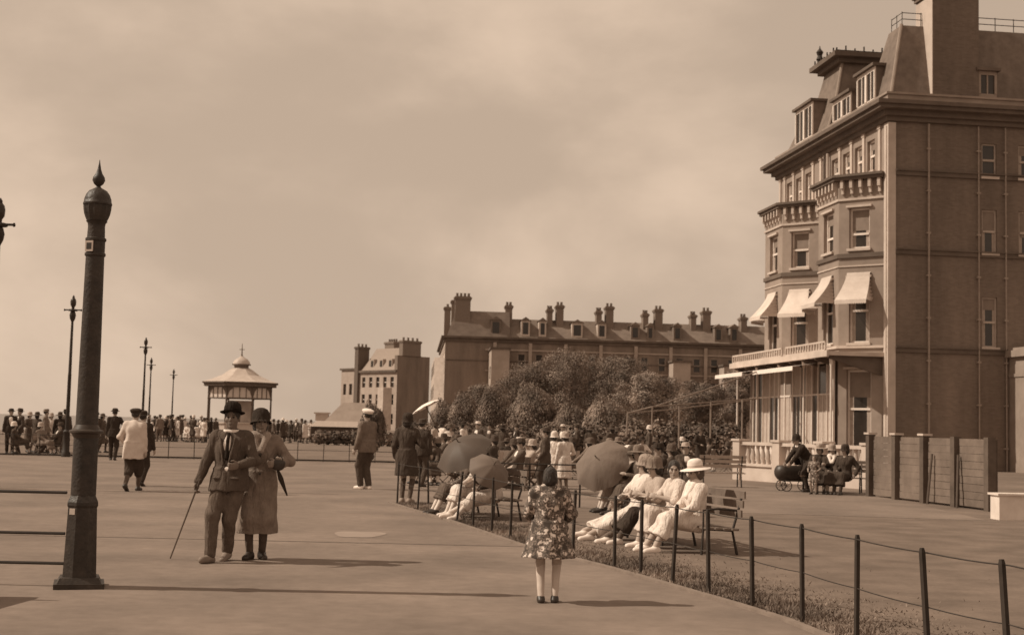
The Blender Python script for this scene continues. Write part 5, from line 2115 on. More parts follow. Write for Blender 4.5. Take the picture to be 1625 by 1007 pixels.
wl = at_px(406, 887)
sk = Skel(pel=(0.0, 0.0, 0.905), lean=0.03, head=(R_(14), R_(-6)), footR=(-0.07, -0.02, 0.0), footL=(0.06, 0.05, 0.0), toeR=16, toeL=16,
          handR=(-0.27, -0.19, 1.0), poleR=(-0.6, 0.8, -0.4), handL=(0.20, -0.20, 1.10), poleL=(0.9, 0.5, -0.7), curl=1.0)
wom = person('person', 'woman in long coat and close hat on the arm of the stick man', wl, R_(6), 1.66, sk, [
    ('coat', cloth(0.20), {'hem': 0.30, 'flare': 0.03, 'pleat': 0.03, 'npl': 7, 'fold': 0.005, 'vneck': 0.3, 'cuff': 0.02}),
    ('scarf', mat('fur_collar', 0.30, rough=0.95, var=0.3, scale=30, bump=0.6)),
    ('stockings', cloth(0.10)), ('shoes', LEATHER)], (HAIR_DARK, 'bob'), ('cloche', cloth(0.04), cloth(0.12)), fem=True, skin=mat('shaded_skin', 0.24, rough=0.6, var=0.08, scale=9))
MWw = Matrix.Translation(Vector(wl)) @ Matrix.Rotation(R_(6), 4, 'Z') @ Matrix.Scale(1.66 / 1.7, 4)
hp = MWw @ Vector(sk.wri[1])
t = thing('handbag', 'small dark handbag held up by the woman in the long coat', 'handbag', hp + Vector((0.03, -0.03, -0.02)))
f = Fld((-0.15,) * 3, (0.15,) * 3, 0.01)
f.ell((0, 0, 0), (0.075, 0.035, 0.06), 0.02)
f.cap((-0.05, 0, 0.03), (0.05, 0, 0.03), 0.03, 0.03, 0.02)
obj('pouch', f.mesh('pouch', LEATHER), t)
mb = MB()
mb.tube([(0.05 * math.cos(a), 0, 0.05 + 0.06 * math.sin(a)) for a in [i * math.pi / 8 for i in range(9)]], 0.006, 6)
mb.build('handle', LEATHER, t, True)
t = thing('folded_umbrella', 'dark folded umbrella hanging from the arm of the woman in the long coat', 'umbrella', hp + Vector((0.02, -0.02, -0.08)))
mb = MB()
mb.tube([(0, 0, 0.02), (0.04, 0, -0.08), (0.12, 0.0, -0.27)], [0.012, 0.03, 0.008], 8)
mb.build('canopy', cloth(0.04), t, True)
mb = MB()
mb.tube([(0.0, 0, 0.02), (-0.02, 0, 0.08), (0.0, 0, 0.12), (0.02, 0, 0.10)], 0.007, 6)
mb.build('handle', WOOD_DARK, t, True)

# ------------------------------------------------------------------ girl seen from behind
gl = at_px(869, 956)
sk = Skel(pel=(0, 0, 0.90), lean=-0.01, head=(0, R_(4)), footR=(-0.085, -0.02, 0.0), footL=(0.085, 0.03, 0.0), toeR=6, toeL=6,
          handR=(-0.12, -0.26, 1.02), poleR=(-1, 0.5, -0.35), handL=(0.12, -0.26, 1.0), poleL=(1, 0.5, -0.35))
girl = person('person', 'small girl in a dark flowered wrap seen from behind on the promenade', gl, R_(178), 1.22, sk, [
    ('coat', FLORAL, {'hem': 0.56, 'flare': 0.10, 'pleat': 0.05, 'npl': 8, 'cuff': 0.06, 'off': 0.02, 'fold': 0.008}),
    ('scarf', mat('pale_collar', 0.45)), ('stockings', mat('pale_stockings', 0.5, var=0.08)), ('shoes', LEATHER)], (HAIR_DARK, 'bob'), None, fem=True)
mb = MB()
M = Matrix.Translation(Vector(sk.H(0, 0.02, 0.12)))
mb.lathe([(0.001, -0.02), (0.035, -0.012), (0.04, 0.0), (0.025, 0.02), (0.001, 0.03)], 12, M, caps=False)
mb.build('hair_bow', cloth(0.04), girl, True)

# ------------------------------------------------------------------ men on the far promenade
p = at_px(209, 779)
sk = Skel(pel=(0, 0, 0.91), lean=0.05, head=(R_(8), 0), footR=(-0.02, -0.25, 0.0), footL=(0.05, 0.22, 0.06, 0.6), toeR=0, toeL=0,
          handR=(-0.25, -0.02, 0.78), handL=(0.22, -0.18, 0.95), poleL=(0.8, 0.8, -0.3))
person('person', 'man in pale jacket, cap and dark breeches walking away near the tall column', p, R_(172), 1.73, sk, [
    ('jacket', mat('pale_linen', 0.55, var=0.08, scale=12), {'hem': 0.66, 'flare': 0.02, 'off': 0.012, 'fold': 0.006}), ('breeches', cloth(0.06)), ('stockings', cloth(0.12)), ('shoes', LEATHER)],
    (HAIR_DARK, 'short'), ('cap', cloth(0.05)), h=0.014)
p = G(219, 776)
sk = Skel(pel=(0, 0, 0.91), lean=0.03, footR=(-0.08, 0.15, 0.03, 0.4), footL=(0.08, -0.18, 0.0), handR=(-0.26, -0.1, 0.8), handL=(0.26, 0.05, 0.8))
person('person', 'dark clad companion half hidden behind the man in the pale jacket', (-8.24, 30.4, 0), R_(175), 1.68, sk, [
    ('jacket', cloth(0.05), {'hem': 0.78}), ('trousers', cloth(0.05)), ('shoes', LEATHER)], (HAIR_DARK, 'short'), ('trilby', cloth(0.05)), h=0.016)
p = at_px(179, 730)
sk = Skel(pel=(0, 0, 0.92), lean=0.02, footR=(-0.06, 0.1, 0.02, 0.3), footL=(0.09, -0.15, 0.0), handR=(-0.25, -0.12, 0.95), poleR=(-1, 0.6, 0), handL=(0.25, 0.0, 0.8))
person('person', 'man in dark suit and trilby walking away just right of the tall column', p, R_(190), 1.80, sk, [
    ('jacket', cloth(0.045), {'hem': 0.76, 'flare': 0.02}), ('trousers', cloth(0.05)), ('shoes', LEATHER)], (HAIR_DARK, 'short'), ('trilby', cloth(0.06), cloth(0.03)), h=0.016)
p = at_px(581, 776)
sk = Skel(pel=(0, 0, 0.92), lean=0.06, head=(R_(-12), R_(-6)), footR=(-0.05, 0.02, 0.0), footL=(0.05, -0.12, 0.0), toeR=4, toeL=4,
          handR=(-0.27, -0.10, 0.80), poleR=(-0.8, 0.7, 0), handL=(0.25, -0.12, 0.85))
person('person', 'man in white cap and white shoes walking left past the fence corner', p, R_(-128), 1.86, sk, [
    ('jacket', cloth(0.17), {'hem': 0.78, 'fold': 0.005}), ('trousers', cloth(0.08), {'off': 0.01}), ('shoes', mat('white_shoes', 0.7, rough=0.6))],
    (HAIR_DARK, 'short'), ('cap', CANVAS), h=0.013)
hb = Matrix.Translation(Vector(p)) @ Matrix.Rotation(R_(-128), 4, 'Z') @ Matrix.Scale(1.86 / 1.7, 4) @ Vector(sk.wri[-1])
t = thing('hand_bag', 'small dark bag carried low by the man in white shoes', 'bag', hb + Vector((-0.03, 0, -0.17)))
f = Fld((-0.2,) * 3, (0.2,) * 3, 0.012)
f.ell((0, 0, 0), (0.07, 0.10, 0.085), 0.02)
obj('pouch', f.mesh('pouch', LEATHER), t)
mb = MB()
mb.tube([(0, 0.06 * math.cos(a), 0.06 + 0.05 * math.sin(a)) for a in [i * math.pi / 8 for i in range(9)]], 0.008, 6)
mb.build('handle', LEATHER, t, True)


def parasol(name, label, loc, axis, dia, m, lit=None, depth=0.34, pole=0.75, group=None, rib_m=None):
    """open parasol: loc = centre of the canopy rim, axis = where the ferrule points"""
    t = thing(name, label, 'parasol', loc, 0, group)
    q = Vector(axis).normalized().to_track_quat('Z', 'Y').to_matrix().to_4x4()
    r = dia / 2
    n = 8
    mb = MB()
    rows = [(0.0, depth * r * 2)] + [(r * s_, depth * r * 2 * (1 - s_ ** 2.1)) for s_ in (0.2, 0.4, 0.6, 0.8, 1.0)]
    N_ = n * 6
    ring = []
    for j, (rr, z) in enumerate(rows):
        cur = []
        for k in range(N_):
            a = 2 * math.pi * k / N_
            sc_ = abs(math.sin(a * n / 2))
            ff = 1 - 0.07 * sc_ * (rr / r)
            v = q @ Vector((rr * ff * math.cos(a), rr * ff * math.sin(a), z - 0.02 * sc_ * (rr / r) + 0.012 * (rr / r) * sc_))
            mb.v.append(tuple(v))
            cur.append(len(mb.v) - 1)
        ring.append(cur)
    for j in range(len(rows) - 1):
        for k in range(N_):
            k2 = (k + 1) % N_
            mb.f.append((ring[j][k], ring[j][k2], ring[j + 1][k2], ring[j + 1][k]))
            mb.mi.append(0)
    c = mb.build('canopy', m, t, False)
    c.data.polygons.foreach_set('use_smooth', [True] * len(c.data.polygons))
    mb = MB()
    mb.tube([q @ Vector((0, 0, depth * r * 2 + 0.08)), q @ Vector((0, 0, -pole))], 0.010, 8)
    mb.build('pole', WOOD_DARK, t, True)
    for k in range(n):
        a = 2 * math.pi * k / n
        mb = MB()
        mb.tube([q @ Vector((rr * math.cos(a), rr * math.sin(a), z - 0.008)) for rr, z in rows[1:]], 0.004, 5)
        mb.build('rib', rib_m or IRON_OLD, t, True)
    mb = MB()
    mb.tube([q @ Vector((0, 0, -pole)), q @ Vector((0.03, 0, -pole - 0.05)), q @ Vector((0.06, 0, -pole - 0.02))], 0.011, 8)
    mb.build('handle', WOOD_DARK, t, True)
    return t


# woman with the lifted white parasol, child behind her
p = at_px(643, 797)
sk = Skel(pel=(0, 0, 0.92), lean=0.0, head=(R_(10), 0), footR=(-0.09, 0.02, 0.0), footL=(0.09, -0.06, 0.0),
          handR=(-0.15, -0.17, 1.18), poleR=(-0.9, 0.5, -0.8), handL=(0.25, -0.05, 0.86), curl=1.1)
person('person', 'woman in dark coat at the fence corner under a lifted white parasol', p, R_(165), 1.72, sk, [
    ('coat', cloth(0.07), {'hem': 0.52, 'flare': 0.03}), ('stockings', cloth(0.12)), ('shoes', mat('grey_shoes', 0.3))], (HAIR_DARK, 'bob'), ('cloche', cloth(0.05)), fem=True, h=0.014)
pc = D(676, 645, 26.3)
parasol('parasol', 'white parasol seen edge on, lifted over the woman at the fence corner', pc, (-0.49, 0.03, 0.87), 0.60, CANVAS, depth=0.10, pole=0.5)
p = G(668, 772)
sk = Skel(pel=(0, 0, 0.91), footR=(-0.08, 0.12, 0.0), footL=(0.08, -0.1, 0.0), handR=(-0.25, -0.05, 0.82), handL=(0.25, -0.05, 0.82))
person('person', 'man in dark suit standing half hidden behind the woman with the white parasol', (p.x, p.y, 0), R_(150), 1.66, sk, [
    ('jacket', cloth(0.06), {'hem': 0.78}), ('trousers', cloth(0.08)), ('shoes', LEATHER)], (HAIR_DARK, 'short'), ('trilby', cloth(0.08)), h=0.017)

# ------------------------------------------------------------------ benches
def bench(label, loc, rz, length, wood, name='park_bench', group=None, seat_h=0.40, back_h=0.82):
    """sitter faces -Y"""
    t = thing(name, label, 'bench', loc, rz, group)
    n = max(2, int(length / 1.1) + 1)
    for i in range(n):
        x = -length / 2 + 0.12 + (length - 0.24) * i / (n - 1)
        mb = MB()
        mb.tube([(x, -0.22, 0), (x, -0.20, seat_h - 0.03), (x, 0.20, seat_h - 0.05), (x, 0.27, 0.0)], 0.02, 6)
        mb.tube([(x, 0.2, seat_h - 0.06), (x, 0.25, seat_h + 0.1), (x, 0.34, back_h)], 0.018, 6)
        if i in (0, n - 1):
            mb.tube([(x, -0.2, seat_h - 0.03), (x, -0.2, seat_h + 0.2), (x, 0.0, seat_h + 0.22), (x, 0.27, seat_h + 0.2)], 0.015, 6)
        mb.build('frame', IRON_OLD, t, True)
    for i in range(4):
        mb = MB()
        y = -0.2 + i * 0.115
        mb.box(-length / 2, length / 2, y, y + 0.09, seat_h - 0.028 - 0.006 * i, seat_h - 0.003 - 0.006 * i)
        mb.build('seat_slat', wood, t)
    for i in range(3):
        z = seat_h + 0.12 + i * (back_h - seat_h - 0.14) / 2.4
        y = 0.235 + (z - seat_h) * 0.19
        mb = MB()
        mb.box(-length / 2, length / 2, y, y + 0.022, z, z + 0.09)
        mb.build('back_slat', wood, t)
    return t


def seat_pose(seat=0.40, lean=-0.12, head=(0, 0), feet=0.42, spread=0.09, hands='lap', fx=0.0, toe=5, cross=0.0, drop=0.0, fl=0.0):
    """sitter facing -Y, hips over the origin"""
    pz = seat + 0.085
    hl, hr = (0.10, -0.33, pz + 0.10), (-0.10, -0.33, pz + 0.10)
    pl, pr = (0.8, 0.6, -0.4), (-0.8, 0.6, -0.4)
    if hands == 'hold':
        hr = (-0.05, -0.34, pz + 0.30)
        pr = (-0.9, 0.2, -0.8)
    elif hands == 'read':
        hl, hr = (0.14, -0.36, pz + 0.28), (-0.14, -0.36, pz + 0.28)
    elif hands == 'side':
        hl = (0.28, -0.05, pz + 0.02)
    return Skel(pel=(0, 0, pz), lean=lean, head=head, footL=(spread + fx, -0.44 - feet * 0.3 + fl, 0.0 + drop), footR=(-spread + fx, -0.44 - feet * 0.3 - cross, 0.0 + drop), toeL=toe, toeR=toe,
                handL=hl, handR=hr, poleL=pl, poleR=pr, kneeL=(0.03, -0.5, 1), kneeR=(-0.03, -0.5, 1), curl=0.8)


# bench of women in white beside the near fence
BD = Vector((-0.29, 0.957, 0)).normalized()     # along the bench, away from the camera
b4 = Vector((2.42, 17.35, 0))
brz = R_(-73)        # face across the fence to the promenade
bench('long iron framed bench carrying the women in white by the near fence', b4 + BD * 0.88 + Vector((0.12, 0.03, 0)), brz, 2.7, WOOD_BENCH, seat_h=0.36, back_h=0.78)


def bl(i, off=0.0):
    v = b4 + BD * (0.60 * i) + Vector((-0.957, -0.29, 0)) * off
    return (v.x, v.y, 0)


LINEN = mat('white_linen', 0.66, rough=0.95, var=0.1, scale=10, bump=0.3, bscale=35, folds=0.9)
LAWNC = mat('cream_lawn', 0.58, rough=0.95, var=0.1, scale=8, bump=0.3, bscale=35, folds=0.9)
STOCK = mat('pale_hose', 0.4, rough=0.7, var=0.08)
WSHOE = mat('white_shoes', 0.7, rough=0.6)
sk = seat_pose(0.34, lean=0.04, head=(R_(4), R_(14)), feet=0.55, fx=-0.05, cross=0.06)
person('person', 'woman in white dress and white brimmed hat at the near end of the bench', bl(0), brz, 1.62, sk, [
    ('dress', LINEN, {'seated': 1, 'drop': 0.6, 'sleeve': 0.9, 'off': 0.012, 'fold': 0.008}), ('sash', mat('pale_ribbon', 0.5), {'off': 0.016}), ('scarf', CANVAS), ('stockings', STOCK), ('shoes', WSHOE)], (HAIR_FAIR, 'bob'), ('brim', CANVAS, mat('pale_ribbon', 0.5)), fem=True)
sk = seat_pose(0.34, lean=0.10, head=(R_(66), R_(6)), feet=0.35, spread=0.07, hands='read', fl=0.08)
person('person', 'dark haired woman in white dress next to the white brimmed hat on the bench', bl(1), brz, 1.64, sk, [
    ('dress', LAWNC, {'seated': 1, 'drop': 0.65, 'sleeve': 0.55, 'off': 0.014, 'fold': 0.008}), ('sash', cloth(0.2), {'off': 0.016}), ('stockings', STOCK), ('shoes', WSHOE)], (HAIR_DARK, 'bob'), None, fem=True)
sk = seat_pose(0.34, lean=0.15, head=(R_(10), R_(6)), feet=0.7, hands='read', cross=0.1)
person('person', 'person in dark skirt and pale blouse leaning forward in the middle of the bench', bl(2), brz, 1.64, sk, [
    ('dress', cloth(0.05), {'seated': 1, 'drop': 0.65, 'sleeve': 0.45}), ('jumper', mat('pale_knit', 0.38, var=0.2, scale=30, bump=0.4), {'seated': 1, 'sleeve': 0.7, 'off': 0.01}), ('sash', cloth(0.05), {'off': 0.014}), ('stockings', cloth(0.12)), ('shoes', WSHOE)], (HAIR_DARK, 'bob'), ('cloche', cloth(0.2)), fem=True)
sk = seat_pose(0.34, lean=-0.16, head=(R_(-25), 0), feet=1.0, fl=-0.05, cross=0.18, hands='side')
person('person', 'woman in wide white skirt and patterned top at the far end of the bench', bl(3, 0.05), brz, 1.66, sk, [
    ('dress', LINEN, {'seated': 1, 'drop': 0.75, 'sleeve': 0.45, 'off': 0.03, 'fold': 0.009}), ('jumper', FLORAL_B, {'seated': 1, 'sleeve': 0.9}), ('stockings', STOCK), ('shoes', WSHOE)], (HAIR_DARK, 'bob'), ('cloche', cloth(0.3)), fem=True)
b = b4 + BD * 1.2 + Vector((-0.40, -0.12, 0.60))
t = thing('newspaper', 'open pale newspaper on the laps at the middle of the bench', 'newspaper', b, brz + R_(8))
mb = MB()
for sg in (-1, 1):
    mb.quad([(0, 0, 0), (sg * 0.15, 0.03, 0.05), (sg * 0.32, 0.02, 0.05), (sg * 0.34, 0.24, 0.09), (sg * 0.15, 0.25, 0.09), (0, 0.22, 0.03)])
mb.build('sheets', mat('newsprint', 0.5, var=0.15, scale=40), t)
# second bench with two dark parasols, further along the fence
c1 = G(742, 820)
B1 = Vector((c1.x, c1.y, 0))
rz1 = R_(-68)
ax1 = Vector((math.cos(rz1), math.sin(rz1), 0))
fw1 = Vector((math.sin(rz1), -math.cos(rz1), 0))
bench('slatted bench under the two dark parasols by the fence', B1 + Vector((0.28, 0.1, 0)), rz1, 2.2, WOOD_BENCH, seat_h=0.38, back_h=0.8)
sp = [(0.65, 'woman in white skirt with crossed legs under the rounder dark parasol', ('cloche', cloth(0.06)), LINEN, cloth(0.05), 'hold'),
      (0.0, 'woman in pale dress in the middle of the bench between the dark parasols', ('brim', CANVAS), LINEN, mat('pale_linen', 0.55), 'lap'),
      (-0.65, 'woman in patterned top at the far end of the parasol bench', ('cloche', cloth(0.1)), cloth(0.12), FLORAL_B, 'hold')]
for i, (o, lb, ht, sm, tm, hd) in enumerate(sp):
    v = B1 + ax1 * o + Vector((0.2, 0.1, 0))
    sk = seat_pose(0.36, lean=(0.12, 0.0, -0.05)[i], head=(R_((20, -10, 30)[i]), R_(8)), feet=(0.9, 0.5, 0.6)[i], hands=hd, cross=0.15 if i == 0 else 0)
    person('person', lb, v, rz1, 1.62, sk, [
        ('dress', sm, {'seated': 1, 'drop': 0.5, 'sleeve': 0.45, 'off': 0.01}), ('jumper', tm, {'seated': 1, 'sleeve': 0.9}), ('stockings', mat('white_stockings', 0.6)), ('shoes', WSHOE if i < 2 else LEATHER)], (HAIR_DARK, 'bob'), ht, fem=True, h=0.013)
parasol('parasol', 'big round dark parasol held open over the bench at the fence', D(737, 719, 22.6), (-0.42, -0.45, 0.75), 1.02, mat('dark_silk', 0.085, rough=0.6, var=0.12, scale=2), depth=0.24, pole=0.55)
parasol('parasol', 'dark parasol tilted low to the right, half in light and half in shade', D(776, 748, 21.6), (0.38, -0.62, 0.60), 0.72, mat('brown_silk', 0.15, rough=0.65, var=0.12, scale=2), depth=0.26, pole=0.45)

# pale bench seen from behind, right of the white hat
g0 = G(1143, 772)
bench('pale slatted bench seen from the back, between the white hat and the balustrade', (g0.x, g0.y, 0), R_(184), 1.3, mat('bench_pale', 0.36, var=0.15), seat_h=0.42, back_h=0.86)

# large brown parasol resting open behind the girl
parasol('parasol', 'largest brown parasol held open beside the bench of women in white', D(956, 738, 24.6), (-0.45, -0.72, 0.52), 1.10, mat('brown_cotton', 0.17, rough=0.8, var=0.12, scale=3, folds=0.2), depth=0.25, pole=0.6)
g0 = G(962, 806)
sk = seat_pose(0.36, lean=0.0, head=(R_(-10), R_(4)), feet=0.5, hands='hold')
person('person', 'seated woman in grey dress and white hat behind the largest brown parasol', (g0.x + 0.35, 25.6, 0), R_(-60), 1.66, sk, [
    ('dress', cloth(0.2), {'seated': 1, 'drop': 0.6}), ('shoes', LEATHER)], (HAIR_DARK, 'bob'), ('brim', CANVAS), fem=True, h=0.015)

# ------------------------------------------------------------------ group with the pram at the right
pp = at_px(1262, 779)
t = thing('pram', 'dark hooded pram standing by the bench group near the balustrade', 'pram', pp, R_(-80))
f = Fld((-0.5, -0.7, 0.2), (0.5, 0.7, 1.2), 0.02)
f.cap((0, -0.34, 0.50), (0, 0.30, 0.50), 0.24, 0.25, 0.03)
f.keep((0, 0, 0.68), (0, 0, 1))
obj('carriage', f.mesh('carriage', LEATHER), t)
f = Fld((-0.5, -0.7, 0.4), (0.5, 0.8, 1.3), 0.02)
f.ell((0, 0.22, 0.70), (0.27, 0.34, 0.36), 0.02)
f.ell((0, 0.02, 0.66), (0.23, 0.32, 0.30), 0.02, op='s')
f.keep((0, 0, 0.685), (0, 0, -1))
obj('hood', f.mesh('hood', cloth(0.03)), t)
for sy, rr in ((-0.32, 0.14), (0.30, 0.15)):
    for sx in (-0.2, 0.2):
        mb = MB()
        ring = [(sx, sy + rr * math.cos(a), rr + 0.008 + rr * math.sin(a)) for a in [2 * math.pi * i / 20 for i in range(21)]]
        mb.tube(ring, 0.012, 6)
        for i in range(5):
            a = math.pi * i / 5
            mb.tube([(sx, sy + rr * math.cos(a), rr + 0.008 + rr * math.sin(a)), (sx, sy - rr * math.cos(a), rr + 0.008 - rr * math.sin(a))], 0.004, 4)
        mb.build('wheel', IRON_OLD, t, True)
mb = MB()
mb.tube([(0.2, 0.5, 0.70), (0.2, 0.75, 0.95), (-0.2, 0.75, 0.95), (-0.2, 0.5, 0.70)], 0.012, 6)
mb.build('handle', IRON_OLD, t, True)
mb = MB()
mb.tube([(0, -0.32, 0.15), (0, -0.28, 0.27), (0, 0.26, 0.27), (0, 0.30, 0.16)], 0.015, 6)
mb.build('spring_frame', IRON_OLD, t, True)
g0 = G(1322, 781)
bench('dark bench carrying the seated group beside the pram', (g0.x, g0.y + 0.1, 0), R_(-20), 1.7, WOOD_BENCH, seat_h=0.42)
for i, (px_, yb, rz, lb, out, ht, hd) in enumerate((
        (1300, 782, R_(-10), 'woman in dark jacket and pale blouse seated nearest the pram', [('dress', cloth(0.06), {'seated': 1, 'drop': 0.6}), ('jacket', cloth(0.05), {'seated': 1, 'vneck': 0.12}), ('shirt', CANVAS), ('stockings', cloth(0.15)), ('shoes', LEATHER)], ('brim', cloth(0.35)), 'read'),
        (1320, 783, R_(-16), 'woman in dark frock and pale scarf seated in the middle of the pram group', [('dress', cloth(0.07), {'seated': 1, 'drop': 0.6}), ('scarf', CANVAS), ('stockings', cloth(0.2)), ('shoes', LEATHER)], ('cloche', cloth(0.3)), 'lap'),
        (1341, 784, R_(-35), 'woman in long dark coat seated at the right end of the pram group', [('coat', cloth(0.065), {'seated': 1, 'drop': 0.6}), ('stockings', cloth(0.06)), ('shoes', LEATHER)], ('cloche', cloth(0.05)), 'side'))):
    g = G(px_, yb)
    sk = seat_pose(0.40, lean=0.02, head=(R_((-20, 10, -30)[i]), R_(6)), feet=0.4, hands=hd)
    person('person', lb, (g.x, g.y, 0), rz, 1.68, sk, out, (HAIR_DARK, 'bob'), ht, fem=True, h=0.016)
g = G(1277, 781)
sk = Skel(pel=(0, 0.08, 0.86), lean=0.75, head=(0, R_(10)), footR=(-0.1, 0.1, 0), footL=(0.1, -0.02, 0), handR=(-0.12, -0.55, 0.75), handL=(0.12, -0.55, 0.72), poleL=(1, 0.3, 0), poleR=(-1, 0.3, 0))
person('person', 'dark clad woman with white collar bending over the pram', (g.x + 0.1, g.y + 0.25, 0), R_(-75), 1.68, sk, [('coat', cloth(0.045), {'hem': 0.45, 'flare': 0.03}), ('collar', CANVAS), ('stockings', cloth(0.05)), ('shoes', LEATHER)], (HAIR_DARK, 'bun'), ('cloche', cloth(0.04)), fem=True, h=0.016)
g = G(1288, 783)
sk = Skel(pel=(0, 0, 0.91), head=(R_(10), 0), handR=(-0.2, -0.2, 1.0), handL=(0.2, -0.2, 1.0))
person('person', 'small child in a flowered frock between the pram and the bench', (g.x, g.y - 0.25, 0), R_(-30), 1.0, sk, [('dress', FLORAL_B, {'hem': 0.55, 'flare': 0.08, 'pleat': 0.05, 'sleeve': 0.6}), ('shoes', LEATHER)], (HAIR_FAIR, 'bob'), None, fem=True, h=0.018)

# ------------------------------------------------------------------ the crowd
PROTO = {}


def proto(key, seated, fem, out, hat, hair, rz0=0):
    """build one figure of each kind away from view; the first use moves it into place"""
    if seated:
        sk = seat_pose(0.38, lean=seated[0], head=(R_(seated[1]), R_(4)), feet=seated[2], hands=seated[3])
    else:
        sk = out.pop('sk')
    o = person('person', 'person', (0, 0, 0), 0, 1.70, sk, out['wear'], hair, hat, hero=False, fem=fem, h=0.024)
    PROTO[key] = [o, False]


CL = cloth
proto('suit', None, False, {'sk': Skel(footR=(-0.09, 0.08, 0), footL=(0.1, -0.08, 0), handL=(0.2, -0.15, 0.9)), 'wear': [('jacket', CL(0.06), {'hem': 0.78, 'vneck': 0.12}), ('shirt', CANVAS), ('trousers', CL(0.07)), ('shoes', LEATHER)]}, ('trilby', CL(0.06)), (HAIR_DARK, 'short'))
proto('frock', None, True, {'sk': Skel(footR=(-0.07, 0.0, 0), footL=(0.08, -0.04, 0), handR=(-0.14, -0.22, 1.05), poleR=(-1, 0.4, -.5)), 'wear': [('dress', CL(0.3), {'hem': 0.42, 'flare': 0.03, 'pleat': 0.04}), ('stockings', CL(0.2)), ('shoes', LEATHER)]}, ('cloche', CL(0.1)), (HAIR_DARK, 'bob'))
proto('coat', None, True, {'sk': Skel(footR=(-0.08, 0.12, 0), footL=(0.08, -0.14, 0)), 'wear': [('coat', CL(0.05), {'hem': 0.40, 'flare': 0.03}), ('stockings', CL(0.1)), ('shoes', LEATHER)]}, ('brim', CL(0.1)), (HAIR_DARK, 'bob'))
proto('sitwoman', (-0.1, 10, 0.4, 'lap'), True, {'wear': [('dress', LINEN, {'seated': 1, 'drop': 0.6}), ('stockings', mat('white_stockings', 0.6)), ('shoes', LEATHER)]}, ('cloche', CL(0.2)), (HAIR_DARK, 'bob'))
proto('sitman', (-0.15, -15, 0.8, 'lap'), False, {'wear': [('jacket', CL(0.06), {'seated': 1, 'vneck': 0.12}), ('shirt', CANVAS), ('trousers', CL(0.08)), ('shoes', LEATHER)]}, ('trilby', CL(0.06)), (HAIR_DARK, 'short'))
proto('sitread', (0.12, 20, 0.5, 'read'), True, {'wear': [('dress', CL(0.2), {'seated': 1, 'drop': 0.6}), ('stockings', CL(0.3)), ('shoes', LEATHER)]}, ('brim', CANVAS), (HAIR_FAIR, 'bob'))


def put(key, x, y, rz, H, label, group, tone=None, hat_tone=None, kind=None):
    o, used = PROTO[key]
    if used:
        o = copy_tree(o)
    else:
        PROTO[key][1] = True
    o.location = (x, y, 0)
    o.rotation_euler = (0, 0, rz)
    o.scale = (H / 1.7,) * 3
    o['label'] = label
    o['group'] = group
    for ch in KIDS.get(o.name, []):
        st_ = ch.name.split('.')[0]
        g_ = None
        if st_ in ('dress', 'coat', 'jacket') and tone is not None:
            g_ = tone
        if st_ == 'hat' and hat_tone is not None:
            g_ = hat_tone
        if st_ == 'trousers' and tone is not None:
            g_ = max(0.05, tone * 0.8)
        if g_ is not None:
            ch.material_slots[0].link = 'OBJECT'
            ch.material_slots[0].material = CL(g_)
    return o


CHAIR = [None]


def chair(x, y, rz, label, tone=0.12):
    if CHAIR[0] is None:
        t = thing('folding_chair', label, 'chair', (x, y, 0), rz, 'folding chairs set out on the lawn')
        for sx in (-0.2, 0.2):
            mb = MB()
            mb.tube([(sx, -0.22, 0), (sx, 0.20, 0.42), (sx, 0.26, 0.80)], 0.014, 6)
            mb.build('frame', WOOD_BENCH, t)
            mb = MB()
            mb.tube([(sx * 0.9, 0.25, 0), (sx * 0.9, -0.2, 0.385)], 0.014, 6)
            mb.build('leg', WOOD_BENCH, t)
        box_part('seat', WOOD_BENCH, t, -0.22, 0.22, -0.24, 0.20, 0.372, 0.392)
        mb = MB()
        mb.quad([(-0.22, 0.235, 0.55), (0.22, 0.235, 0.55), (0.22, 0.27, 0.80), (-0.22, 0.27, 0.80)])
        mb.build('back', mat('chair_canvas', 0.4), t)
        CHAIR[0] = t
        return t
    t = copy_tree(CHAIR[0])
    t.location = (x, y, 0)
    t.rotation_euler = (0, 0, rz)
    t['label'] = label
    return t


rnd = random.Random(42)
TN = {'black': 0.05, 'dark': 0.085, 'brown': 0.11, 'grey': 0.2, 'pale': 0.42, 'white': 0.66}
HATN = {'trilby': 'trilby', 'cloche': 'close hat', 'brim': 'wide hat'}
KEYN = {'suit': 'suit', 'frock': 'frock', 'coat': 'coat', 'sitwoman': 'dress', 'sitman': 'suit', 'sitread': 'dress'}
KHAT = {'suit': 'trilby', 'frock': 'close hat', 'coat': 'wide hat', 'sitwoman': 'close hat', 'sitman': 'trilby', 'sitread': 'wide hat'}
ORD = ['first', 'second', 'third', 'fourth', 'fifth', 'sixth', 'seventh', 'eighth', 'ninth', 'tenth', 'eleventh', 'twelfth', 'thirteenth', 'fourteenth', 'fifteenth', 'sixteenth', 'seventeenth', 'eighteenth', 'nineteenth', 'twentieth', 'twenty-first', 'twenty-second', 'twenty-third', 'twenty-fourth', 'twenty-fifth', 'twenty-sixth', 'twenty-seventh', 'twenty-eighth', 'twenty-ninth', 'thirtieth']


